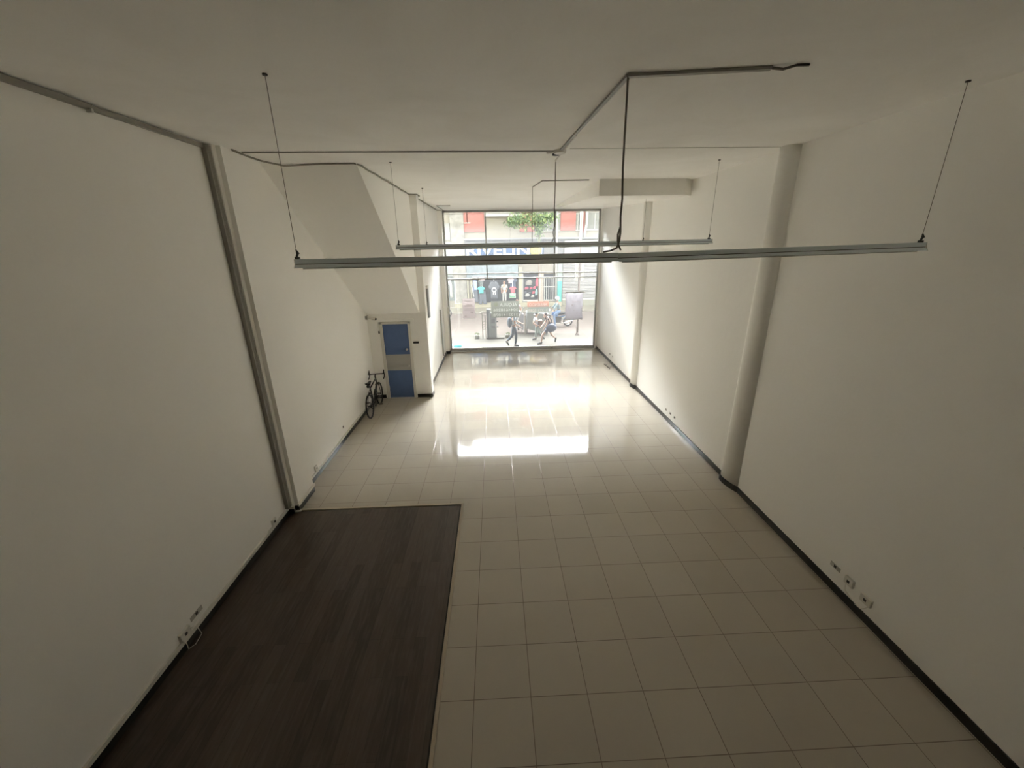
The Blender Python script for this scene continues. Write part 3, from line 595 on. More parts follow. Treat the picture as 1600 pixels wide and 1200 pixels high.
struct(MB().box(-30, 30, 28.45, 31.0, -0.3, 0.05).build('ground_far_pavement', mat('yellowish_paving', (0.16, 0.147, 0.105), 0.9, noise=0.08, scale=2)), 'yellowish far pavement')
# our own building: shopfront wall above and overhanging slab
o_ = MB(); o_.box(-14, -2.42, YW, YW + 0.25, 0, 12); o_.box(XR + T, 14, YW, YW + 0.25, 0, 12); o_.box(-2.42, XR + T, YW + 0.12, YW + 0.25, ZC + 0.08, 12)
o_.box(-14, 14, YW + 0.25, 19.2, ZC + 0.10, ZC + 0.32)
struct(o_.build('wall_front', M_CREAM), 'outer front wall with the overhanging slab above the glass')

B = empty('shop_building', (2, 31, 0), 'cream and salmon-red building with shops across the street', 'building')
def part(name, mt, *boxes, parent=B, front=31.0):
    m = MB()
    for (x0, x1, z0, z1, *pr) in boxes:
        p_ = pr[0] if pr else 0.0; m.box(x0, x1, front - p_, front + 0.2, z0, z1)
    return m.build(name, mt, parent)
FY_ = 31.0
m = MB(); m.box(-20, -3.05, FY_ + 0.02, FY_ + 3, 0.05, 11.9); m.box(-2.12, 22, FY_ + 0.02, FY_ + 3, 3.2, 11.2)
m.box(-2.12, -1.66, FY_ + 0.02, FY_ + 3, 0.05, 3.2); m.box(1.73, 2.08, FY_ + 0.02, FY_ + 3, 0.05, 3.2); m.box(3.33, 3.62, FY_ + 0.02, FY_ + 3, 0.05, 3.2); m.box(4.70, 22, FY_ + 0.02, FY_ + 3, 0.05, 3.2)
m.box(2.08, 3.33, FY_ + 0.02, FY_ + 3, 0.05, 0.47); m.box(2.08, 3.33, FY_ + 0.02, FY_ + 3, 2.55, 3.2); m.box(3.62, 4.70, FY_ + 0.02, FY_ + 3, 2.4, 3.2); m.box(3.62, 4.70, FY_ + 0.02, FY_ + 3, 0.05, 0.38)
m.box(-1.66, 1.73, FY_ + 0.02, FY_ + 3, 2.3, 3.2); m.box(-1.66, 1.73, FY_ + 0.02, FY_ + 3, 0.05, 0.22)
m.build('wall', M_CREAM, B)
part('stone_column', mat('rough_pale_stone', (0.246, 0.24, 0.216), 0.95, noise=0.22, scale=2.5, bump=0.8, bscale=6), (-3.06, -2.10, 2.2, 11.9, 0.15))
part('stone_wall', MATS['rough_pale_stone'], (-2.96, -2.10, 0.05, 2.2, 0.05))
part('salmon_panel', M_PINK, (-2.14, -0.66, 5.36, 9.2, 0.05)); part('salmon_panel', M_PINK, (1.86, 2.92, 5.33, 9.9, 0.05)); part('salmon_panel', M_PINK, (4.80, 5.88, 5.38, 8.6, 0.05)); part('salmon_panel', M_PINK, (6.32, 6.54, 5.2, 8.6, 0.04))
def window(x0, x1, z0, z1):
    q = part('window', M_GWIN, (x0, x1, z0, z1, 0.02))
    part('window_frame', mat('window_frame_white', (0.325, 0.325, 0.305), 0.5), (x0, x1, z1, z1 + 0.07, 0.07), (x0, x1, z0 - 0.07, z0, 0.07), ((x0 + x1) / 2 - 0.03, (x0 + x1) / 2 + 0.03, z0, z1, 0.05), parent=q)
window(2.96, 4.78, 5.40, 6.50); window(5.89, 6.18, 5.42, 6.46); window(6.62, 7.9, 5.45, 6.52)
window(-2.38 + 0.3, -1.6, 6.0, 7.5); window(-0.5, 1.5, 7.4, 8.6); window(-0.5, 1.5, 9.2, 9.8); window(3.0, 4.7, 7.4, 8.8); window(6.7, 8.5, 7.4, 8.8)
part('louvre', mat('pale_grey_louvre', (0.24, 0.246, 0.24), 0.7), (-3.48, -3.10, 4.85, 5.95, 0.12))
part('ledge', mat('white_ledge', (0.372, 0.372, 0.347), 0.8), (-0.62, 2.0, 6.36, 6.60, 0.28)); part('ledge', MATS['white_ledge'], (-2.15, 7.9, 4.86, 4.92, 0.16))
part('parapet', MATS['white_ledge'], (-2.12, 22, 11.05, 11.25, 0.2))
part('canopy', mat('grey_canopy', (0.156, 0.169, 0.176), 0.7), (-2.1, 3.6, 4.52, 4.80, 0.22), (-2.1, 7.6, 4.80, 4.86, 0.45))
m = MB()
for i in range(24): m.box(3.62 + i * 0.06, 3.655 + i * 0.06, 30.9, 31.02, 3.35, 4.72)
m.box(3.6, 5.06, 30.95, 31.02, 3.3, 4.74); m.build('corrugated_panel', mat('corrugated_pale_metal', (0.24, 0.252, 0.252), 0.6), B)
part('white_panel', mat('white_board', (0.336, 0.342, 0.324), 0.7), (-2.99, -2.12, 2.35, 3.2, 0.12)); part('pale_green_panel', mat('pale_green_board', (0.252, 0.288, 0.27), 0.7), (-3.6, -2.99, 2.35, 4.7, 0.1)); part('pale_panel', mat('off_white_board', (0.324, 0.324, 0.3), 0.7), (-2.99, -2.12, 3.2, 4.72, 0.08))
M_COLM = mat('cream_yellow_column', (0.325, 0.312, 0.234), 0.8)
part('column', M_COLM, (1.76, 2.02, 0.05, 2.9, 0.18)); part('column', M_COLM, (-2.06, -1.95, 0.05, 2.3, 0.12)); part('column', M_COLM, (-1.82, -1.72, 0.05, 2.3, 0.12)); part('column', mat('peach_column', (0.325, 0.28, 0.234), 0.8), (3.38, 3.62, 0.05, 2.55, 0.10))
part('column', mat('turquoise_column', (0.063, 0.35, 0.322), 0.6), (4.66, 4.98, 0.35, 1.85, 0.12)); part('column', mat('pale_mint_column', (0.252, 0.312, 0.282), 0.7), (4.66, 5.0, 1.85, 3.3, 0.11))
# roller shutter: ribbed
m = MB(); z = 0.62; 
while z < 3.1: m.prism([(30.90, z), (30.86, z + 0.05), (30.90, z + 0.10), (31.0, z + 0.10), (31.0, z)], 'x', 5.04, 8.6); z += 0.105
m.build('roller_shutter', mat('pale_grey_shutter', (0.248, 0.248, 0.239), 0.55, noise=0.05, scale=3), B)
part('shutter_sill', MATS['white_ledge'], (5.04, 8.6, 0.45, 0.60, 0.16)); part('base_wall', mat('olive_grey_base', (0.221, 0.221, 0.176), 0.9), (5.04, 8.6, 0.05, 0.45, 0.14))
# shop interiors (recess backs), display window, entrance grille
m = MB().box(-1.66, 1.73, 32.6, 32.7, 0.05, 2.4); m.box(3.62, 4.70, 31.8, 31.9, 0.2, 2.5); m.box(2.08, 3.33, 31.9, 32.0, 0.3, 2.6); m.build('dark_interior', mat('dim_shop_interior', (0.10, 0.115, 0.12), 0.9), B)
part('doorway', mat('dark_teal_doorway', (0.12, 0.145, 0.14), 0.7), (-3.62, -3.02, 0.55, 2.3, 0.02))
g = MB(); 
for i in range(7): g.box(3.66 + i * 0.165, 3.70 + i * 0.165, 30.93, 30.97, 0.42, 2.12)
for z in (0.42, 1.42, 2.08): g.box(3.62, 4.72, 30.92, 30.98, z, z + 0.07)
g.build('entrance_grille', mat('white_grille', (0.39, 0.397, 0.37), 0.6), B)
g = MB().box(2.04, 3.38, 30.90, 31.0, 0.40, 0.50); g.box(3.28, 3.38, 30.90, 31.0, 0.5, 2.6); g.box(2.04, 2.10, 30.9, 31.0, 0.5, 2.6); g.build('display_frame', MATS['white_ledge'], B)
part('plinth', mat('pale_yellow_plinth', (0.31, 0.291, 0.217), 0.9), (-3.05, 5.0, 0.05, 0.36, 0.30))
m = MB()
for i in range(14): m.prism([(-2.05 + i * 0.268, 2.2), (-2.05 + (i + 1) * 0.268, 2.2), (-2.05 + (i + 1) * 0.268, 3.22), (-2.05 + i * 0.268, 3.22)], 'y', 30.72 - 0.03 * (i % 2), 30.76)
m.build('awning_valance', mat('pale_blue_awning', (0.18, 0.222, 0.24), 0.8, noise=0.22, scale=2.2), B)

# shop sign with lettering and ball
sg = empty('shop_sign', (0.75, 30.8, 3.3), 'long blue shop sign with big white letters and a yellow ball', 'sign')
MB().box(-2.05, 3.58, 30.78, 30.9, 3.25, 4.50).build('board', mat('blue_sign_board', (0.016, 0.065, 0.17), 0.5, noise=0.35, scale=1.3), sg)
m = MB(); m.text('RIVELIN', 0.28, 30.76, 3.79, 0.92, extrude=0.02, bold=0.02, width=4.55); m.build('lettering', mat('white_lettering', (0.533, 0.562, 0.547), 0.5), sg)
bl = MB().cyl((2.99, 30.78, 4.03), (2.99, 30.70, 4.03), 0.40, 0.36, 28).build('ball', mat('pale_yellow_ball', (0.42, 0.35, 0.09), 0.5), sg)
m = MB()
for a in range(5):
    t0 = 2 * PI * a / 5 + 0.3; m.obox((2.99 + 0.12 * math.cos(t0), 30.695, 4.03 + 0.12 * math.sin(t0)), (2.99 + 0.35 * math.cos(t0), 30.695, 4.03 + 0.35 * math.sin(t0)), 0.01, 0.03, up=(math.sin(t0 + 0.3), 0.001, math.cos(t0 + .3)))
    t1 = t0 + 2 * PI / 5; m.obox((2.99 + 0.12 * math.cos(t0), 30.695, 4.03 + 0.12 * math.sin(t0)), (2.99 + 0.12 * math.cos(t1), 30.695, 4.03 + 0.12 * math.sin(t1)), 0.01, 0.03, up=(math.sin(t0), 0.001, math.cos(t0)))
m.build('ball_seams', mat('orange_seams', (0.62, 0.44, 0.16), 0.6), bl)
MB().box(3.40, 3.47, 30.76, 30.79, 3.3, 4.48).build('border', MATS['white_lettering'], sg)
s2 = empty('shop_sign', (6.5, 30.8, 3.3), 'white shop sign with small dark writing and a slate round mark', 'sign')
MB().box(5.10, 8.0, 30.80, 30.9, 3.25, 4.72).build('board', mat('white_sign_board', (0.36, 0.378, 0.366), 0.6), s2)
MB().box(6.42, 7.0, 30.785, 30.80, 3.6, 4.15).build('teal_patch', mat('mint_patch', (0.221, 0.351, 0.312), 0.6), s2)
for T_ in (('ARTE', 5.95, 30.79, 4.05, 0.2, 0.45), ('TIENDA', 5.9, 30.79, 3.78, 0.15, 0.6), ('HOGAR', 6.7, 30.78, 4.22, 0.15, 0.5)):
    m = MB(); m.text(*T_[:5], extrude=0.004, width=T_[5]); m.build('lettering', mat('dark_green_lettering', (0.16, 0.24, 0.22), 0.6), s2)
MB().torus((7.15, 30.79, 3.98), (0, 1, 0), 0.22, 0.05, 24, 6).build('round_mark', mat('slate_blue_mark', (0.28, 0.33, 0.45), 0.6), s2)

# pipes down the facade, street pole
pl = empty('lamp_post', (4.22, 20.75, 0), 'thin brown-grey street pole with white boxes, right of the motorcycle', 'pole')
MB().cyl((4.22, 20.75, -0.02), (4.20, 20.75, 6.6), 0.055, 0.05, 12).build('post', mat('brown_grey_pole', (0.20, 0.165, 0.15), 0.6), pl, smooth=True)
MB().cyl((4.22, 20.75, -0.02), (4.22, 20.75, 0.10), 0.12, 0.07, 12).build('base', mat('brown_grey_pole', (0.2, 0.165, 0.15)), pl)
for x0, x1 in ((4.00, 4.15), (4.27, 4.42)): MB().box(x0, x1, 20.68, 20.82, 2.75, 4.0).build('box', MATS['white_ledge'], pl)
tag(MB().tube([(6.27, 30.7, 4.9), (6.27, 30.7, 6.6), (6.33, 30.7, 7.2)], 0.09, 8).build('drainpipe', MATS['white_ledge'], smooth=True), 'left of two white drainpipes on the facade', 'pipe')
tag(MB().tube([(6.50, 30.7, 4.9), (6.50, 30.7, 5.2), (6.62, 30.7, 5.8), (6.60, 30.7, 7.2)], 0.09, 8).build('drainpipe', MATS['white_ledge'], smooth=True), 'right of two white drainpipes on the facade', 'pipe')
tag(MB().cyl((4.50, 30.6, 0.36), (4.50, 30.6, 7.4), 0.07, n=10).build('facade_pole', MATS['white_ledge'], smooth=True), 'tall slim white pole before the corrugated panel', 'pole')

# bushy street tree whose crown hangs in from the right of the ledge
random.seed(11)
tr = empty('street_tree', (2.2, 28.9, 0.05), 'leafy green tree with drooping foliage before the upper floor across the street', 'tree')
bm_ = MB().tube([(3.05, 28.9, 4.9), (2.9, 28.9, 5.5), (2.6, 28.8, 6.2), (2.4, 28.7, 7.1)], [0.06, 0.06, 0.05, 0.04])
for dx, dz in ((-1.3, 0.3), (-0.7, 0.8), (0.5, 0.6), (1.1, 0.2), (-1.6, -0.3), (0.9, -0.2)): bm_.tube([(2.55, 28.8, 6.3), (2.5 + dx * 0.5, 28.6, 6.8 + dz * 0.5), (2.5 + dx, 28.6, 6.5 + dz)], [0.04, 0.03, 0.015])
bm_.build('branch', mat('tree_bark', (0.20, 0.16, 0.12), 0.9), tr, smooth=True)
MB().cyl((3.05, 28.9, 0.05), (3.05, 28.9, 4.95), 0.05, 0.05, 10).build('trunk', MATS['tree_bark'], tr, smooth=True)
def leaves(n, pts, mt, name, size=0.16):
    m = MB()
    for _ in range(n):
        c, rr = random.choice(pts); p = Vector(c) + Vector((random.gauss(0, rr[0]), random.gauss(0, rr[1]), random.gauss(0, rr[2])))
        d_ = Vector((random.uniform(-.6, .6), random.uniform(-.4, .4), random.uniform(-1, -0.1))).normalized(); s_ = size * random.uniform(0.6, 1.3); x, y = basis(d_); wv = (x * math.cos(_) + y * math.sin(_)) * s_ * 0.28
        m.add([p, p + d_ * s_ * 0.45 + wv + Vector((0, 0, 0.01)), p + d_ * s_, p + d_ * s_ * 0.45 - wv], [(0, 1, 2, 3)])
    return m.build(name, mt, tr)
cl = [((1.55, 28.6, 6.0), (0.28, 0.3, 0.25)), ((2.0, 28.6, 6.0), (0.3, 0.3, 0.28)), ((2.6, 28.7, 6.1), (0.3, 0.3, 0.25)), ((3.2, 28.7, 6.0), (0.3, 0.3, 0.25)), ((3.0, 28.7, 5.45), (0.14, 0.2, 0.3)), ((2.2, 28.6, 6.7), (0.7, 0.4, 0.25)), ((1.15, 28.5, 5.9), (0.14, 0.2, 0.13)), ((3.7, 28.7, 6.2), (0.3, 0.3, 0.14))]
leaves(1500, cl, mat('mid_green_leaves', (0.0975, 0.158, 0.075), 0.6), 'foliage')
leaves(700, cl, mat('pale_green_leaves', (0.224, 0.301, 0.119), 0.6), 'foliage')

# ------------------------------------------------------------------ goods outside the shop
def garment(name, outline, x, y, z, mt, label, cat, group=None, th=0.05, extra=None, hang=True):
    """outline in metres relative to (x,z), given a soft body: front bulges towards the street"""
    n = len(outline); cx_ = sum(p[0] for p in outline) / n; cz_ = sum(p[1] for p in outline) / n
    vs = [(x + a, y, z + b_) for a, b_ in outline] + [(x + cx_ + (a - cx_) * 0.72, y - th, z + cz_ + (b_ - cz_) * 0.86) for a, b_ in outline] + [(x + a * 0.98, y + th * 0.6, z + b_) for a, b_ in outline]
    fs = [(i, (i + 1) % n, n + (i + 1) % n, n + i) for i in range(n)] + [tuple(range(n, 2 * n))] + [(i, (i + 1) % n, 2 * n + (i + 1) % n, 2 * n + i) for i in range(n)] + [tuple(range(2 * n, 3 * n))]
    o = MB().add(vs, fs).build(name, mt); tag(o, label, cat, group)
    if hang: MB().cyl((x + cx_ - (cx_ if abs(cx_) < 0.05 else 0), y, z + max(b_ for a, b_ in outline)), (x, 30.62, 2.27), 0.008, n=5).build('hanger', M_CHROME, o)
    if extra: extra(o)
    return o
TEE = [(-0.28, 0), (0.28, 0), (0.27, 0.45), (0.36, 0.40), (0.46, 0.52), (0.27, 0.72), (0.10, 0.75), (0, 0.70), (-0.10, 0.75), (-0.27, 0.72), (-0.46, 0.52), (-0.36, 0.40), (-0.27, 0.45)]
def sc(o, kx, kz): return [(a * kx, b_ * kz) for a, b_ in o]
cm = lambda n, c: mat(n, c, 0.85)
tag(MB().cyl((-1.66, 30.62, 2.28), (1.73, 30.62, 2.28), 0.02).cyl((-1.6, 30.62, 2.28), (-1.6, 31.0, 2.45), 0.012).cyl((1.6, 30.62, 2.28), (1.6, 31.0, 2.45), 0.012).build('clothes_rail', M_CHROME), 'metal rail across the clothes shop opening', 'rail')
def print_oval(o):
    m = MB(); m.torus((-0.08, 30.44, 1.36), (0, 1, 0), 0.14, 0.03, 18, 6); m.box(-0.17, -0.11, 30.425, 30.44, 1.02, 1.25); m.box(-0.03, 0.03, 30.425, 30.44, 1.0, 1.25)
    m.build('print', cm('white_print', (0.62, 0.64, 0.62)), o)
garment('tshirt', sc(TEE, 0.92, 1.65), -0.08, 30.5, 0.72, cm('charcoal_cloth', (0.085, 0.095, 0.11)), 'big charcoal garment with a white loop print hanging at the shop front', 'clothing', extra=print_oval)
garment('tshirt', sc(TEE, 0.62, 0.68), -1.03, 30.5, 1.10, cm('turquoise_cloth', (0.075, 0.39, 0.36)), 'turquoise T-shirt hanging among dark clothes', 'clothing')
garment('trousers', [(-0.3, 0), (-0.08, 0), (0, 0.5), (0.08, 0), (0.3, 0), (0.22, 0.95), (-0.22, 0.95)], -0.95, 30.65, 0.30, cm('slate_cloth', (0.10, 0.115, 0.14)), 'dark slate trousers hanging below the turquoise T-shirt', 'clothing')
garment('jacket', sc(TEE, 0.5, 1.1), -1.03, 30.8, 1.40, cm('dark_green_grey_cloth', (0.10, 0.13, 0.12)), 'dark grey-green jacket hanging behind the turquoise T-shirt', 'clothing')
garment('towel', [(-0.13, 0), (0.13, 0), (0.13, 0.68), (-0.13, 0.68)], -1.45, 30.5, 1.34, cm('periwinkle_cloth', (0.27, 0.34, 0.56)), 'periwinkle blue cloth hanging at the left of the shop front', 'clothing')
garment('trousers', [(-0.16, 0), (0.2, 0), (0.16, 0.85), (-0.14, 0.85)], -1.46, 30.6, 0.45, cm('slate_cloth', (0.10, 0.115, 0.14)), 'dark slate trousers hanging under the periwinkle cloth', 'clothing')
garment('dress', [(-0.05, 0.0), (0.02, 0), (-0.12, 0.9), (-0.2, 0.9)], -1.55, 30.42, 0.85, cm('white_cloth', (0.403, 0.41, 0.396)), 'thin white slanting strip of cloth left of the dark clothes', 'clothing')
garment('tshirt', sc(TEE, 0.58, 0.62), 1.30, 30.5, 1.10, cm('coral_red_cloth', (0.448, 0.104, 0.128)), 'coral red garment at the right of the shop front', 'clothing')
def stripes(o): MB().box(1.06, 1.48, 30.44, 30.46, 0.80, 0.86).box(1.06, 1.48, 30.44, 30.46, 0.94, 0.99).build('stripes', cm('green_stripe', (0.08, 0.30, 0.17)), o)
garment('towel', [(-0.23, 0), (0.23, 0), (0.23, 0.34), (-0.23, 0.34)], 1.28, 30.5, 0.73, cm('mint_cloth', (0.35, 0.42, 0.364)), 'mint cloth with two green stripes below the coral red garment', 'clothing', extra=stripes)
garment('jacket', sc(TEE, 0.75, 1.2), 1.32, 30.85, 1.38, cm('navy_cloth', (0.07, 0.09, 0.14)), 'navy jacket hanging behind and above the coral red garment', 'clothing')
garment('tshirt', sc(TEE, 0.6, 0.5), 1.15, 30.6, 1.78, cm('pale_pink_cloth', (0.42, 0.336, 0.343)), 'pale pink garment hanging at the top right of the shop front', 'clothing')
garment('towel', [(-0.22, 0), (0.22, 0), (0.22, 0.22), (-0.22, 0.22)], -0.95, 30.55, 2.02, cm('pale_pink_cloth', (0.42, 0.336, 0.343)), 'pale pink cloth high above the turquoise T-shirt', 'clothing')
garment('mannequin_shirt', [(-0.1, 0), (0.06, 0), (0.08, 0.9), (0.0, 1.25), (-0.16, 1.3), (-0.25, 1.1), (-0.18, 0.95), (-0.1, 1.0)], -3.25, 30.9, 0.80, cm('white_cloth', (0.403, 0.41, 0.396)), 'white curved figure in the dark doorway at the far left', 'clothing', hang=False)
for i, (x, z, w_, h_, mt, lb) in enumerate([
    (3.18, 1.45, .13, .75, cm('hot_pink_cloth', (0.52, 0.10, 0.15)), 'hot pink strip of clothing at the right of the display window'),
    (2.98, 1.28, .12, .2, cm('hot_pink_cloth', (0.52, 0.10, 0.15)), 'hot pink bundle right of centre in the display window'),
    (2.71, 1.25, .12, .17, cm('crimson_cloth', (0.36, 0.07, 0.11)), 'crimson bundle in the middle of the display window'),
    (2.38, 1.24, .17, .22, cm('crimson_cloth', (0.36, 0.07, 0.11)), 'crimson bundle at the left of the display window'),
    (2.55, 1.55, .26, .42, cm('grey_cloth', (0.28, 0.27, 0.25)), 'grey patterned cloth at the top of the display window'),
    (2.90, 0.92, .12, .2, cm('coral_red_cloth', (0.448, 0.104, 0.128)), 'coral red bundle low in the display window'),
    (2.42, 0.72, .2, .25, cm('white_cloth', (0.403, 0.41, 0.396)), 'white bundle low left in the display window'),
    (2.85, 0.66, .14, .18, cm('white_cloth', (0.403, 0.41, 0.396)), 'white bundle under the coral red one in the display window'),
    (3.13, 0.80, .1, .5, cm('pale_teal_cloth', (0.28, 0.45, 0.47)), 'pale teal cloth at the lower right of the display window'),
    (2.28, 0.95, .1, .18, cm('charcoal_cloth', (0.085, 0.095, 0.11)), 'charcoal bundle at the left of the display window'),
    (2.62, 0.96, .12, .1, cm('charcoal_cloth', (0.085, 0.095, 0.11)), 'charcoal bundle near the centre of the display window')]):
    garment('folded_garment', [(-w_, 0), (w_ * .8, 0.02), (w_, h_ * .6), (w_ * .5, h_), (-w_ * .4, h_ * .95), (-w_, h_ * .5)], x, 31.3, z, mt, lb, 'clothing', 'clothes in the display window', th=0.08, hang=False)

# ------------------------------------------------------------------ litter-bin group, rack, grey stall
lb = empty('utility_cabinet', (-0.15, 20.4, 0), 'tall grey ribbed utility cabinet standing on the pavement', 'cabinet')
MG = mat('mid_grey_plastic', (0.175, 0.182, 0.175), 0.6)
MB().box(-0.40, 0.02, 20.25, 20.6, 0.05, 1.28).build('body', MG, lb, bevel=0.02)
MB().box(-0.47, -0.26, 20.27, 20.5, 0.05, 1.48).build('side_post', mat('dark_grey_plastic', (0.12, 0.124, 0.12), 0.6), lb, bevel=0.01)
MB().box(-0.33, -0.31, 20.235, 20.27, 0.1, 1.45).box(-0.03, -0.01, 20.22, 20.25, 0.1, 1.25).build('rib', mat('pale_rib', (0.336, 0.35, 0.343), 0.5), lb)
MB().box(-0.24, -0.05, 20.235, 20.25, 0.78, 1.0).box(-0.24, -0.05, 20.235, 20.25, 0.52, 0.66).build('vent', MATS['dark_grey_plastic'], lb)
for z in (0.58, 0.84): MB().cyl((0.02, 20.4, z), (0.11, 20.4, z), 0.035).build('knob', MATS['dark_grey_plastic'], lb)
MB().box(-0.50, 0.40, 20.2, 20.7, -0.02, 0.05).build('concrete_base', M_CONC, lb)
rk = empty('bike_rack', (-0.62, 20.35, 0), 'thin grey ladder-like metal rack left of the utility cabinet', 'rack')
MR = mat('weathered_rack_metal', (0.23, 0.215, 0.18), 0.6)
MB().box(-0.71, -0.66, 20.33, 20.38, 0.0, 1.30).build('post', MR, rk); MB().box(-0.55, -0.52, 20.33, 20.38, 0.0, 1.2).build('post', MR, rk)
for z in (0.48, 0.60, 0.72, 0.86, 1.16): MB().cyl((-0.68, 20.355, z), (-0.53, 20.355, z), 0.014).build('rung', MR, rk)
MB().tube([(-0.80, 20.355, 1.26), (-0.72, 20.355, 1.34), (-0.60, 20.355, 1.35), (-0.52, 20.355, 1.30)], 0.025).build('top_bar', MR, rk)
for x in (-0.98, 0.58):
    p_ = empty('stone_planter', (x, 20.5, 0), 'low pale stone edging block with weeds, %s of the utility cabinet' % ('left' if x < 0 else 'right'), 'planter', 'stone blocks by the cabinet')
    MB().box(x - 0.12, x + 0.12, 20.35, 20.65, 0, 0.16).build('block', mat('pale_stone', (0.315, 0.308, 0.266), 0.9), p_, bevel=0.02)
    m = MB(); random.seed(int(x * 10) + 30)
    for i in range(24):
        a = random.uniform(0, 6.3); q = Vector((x + random.uniform(-.1, .1), 20.5 + random.uniform(-.1, .1), 0.15)); e_ = q + Vector((0.07 * math.cos(a), 0.07 * math.sin(a), random.uniform(.05, .14)))
        m.add([q, q.lerp(e_, .5) + Vector((.015, 0, 0)), e_, q.lerp(e_, .5) - Vector((.015, 0, 0))], [(0, 1, 2, 3)])
    m.build('weeds', mat('dusty_green', (0.22, 0.27, 0.15), 0.8), p_)
sl = empty('market_stall', (2.0, 21.3, 0), 'pale grey covered street stall behind the two bending people', 'stall')
MT = mat('pale_grey_tarpaulin', (0.216, 0.225, 0.21), 0.8, noise=0.06, scale=2)
m = MB().add([(1.60, 21.15, 0.28), (2.70, 20.95, 0.02), (2.74, 20.95, 1.06), (1.62, 21.15, 1.14), (1.60, 21.9, 0.28), (2.70, 21.7, 0.02), (2.74, 21.7, 1.06), (1.62, 21.9, 1.14)],
             [(0, 1, 2, 3), (4, 7, 6, 5), (0, 4, 5, 1), (3, 2, 6, 7), (0, 3, 7, 4), (1, 5, 6, 2)]); m.build('tarpaulin', MT, sl)
m = MB().add([(0.92, 21.6, 0.42), (1.46, 21.3, 0.20), (1.46, 21.3, 1.0), (0.95, 21.6, 1.35), (0.92, 22.1, 0.42), (1.46, 22.0, 0.2), (1.46, 22.0, 1.0), (0.95, 22.1, 1.35)],
             [(0, 1, 2, 3), (4, 7, 6, 5), (0, 4, 5, 1), (3, 2, 6, 7), (0, 3, 7, 4), (1, 5, 6, 2)]); m.build('side_cover', mat('lilac_grey_tarpaulin', (0.222, 0.216, 0.222), 0.8), sl)
MB().box(1.49, 1.56, 21.1, 21.15, 0.0, 1.0).build('post', MR, sl); MB().obox((1.05, 21.0, 0.60), (1.44, 21.0, 1.42), 0.06, 0.06).build('white_strut', MATS['white_ledge'], sl)
for x in (1.06, 1.26):
    MB().cyl((x, 21.05, 0.58), (x, 21.12, 0.58), 0.07, n=16).build('wheel', M_BLACK, sl)
for x in (1.65, 2.65): MB().box(x - 0.03, x + 0.03, 21.5, 21.6, -0.04, 0.4).build('leg', MR, sl)
for x in (1.0, 1.4): MB().box(x - 0.02, x + 0.02, 21.8, 21.86, -0.04, 0.5).build('leg', MR, sl)

# parked bicycle at the far left edge of the view
b2 = copy_tree(bk); b2.location = (-3.75, 26.7, -0.04); b2.rotation_euler = (0, 0, math.radians(-88))
b2['label'] = 'bicycle parked across the street, mostly cut off by the left edge of the glass'

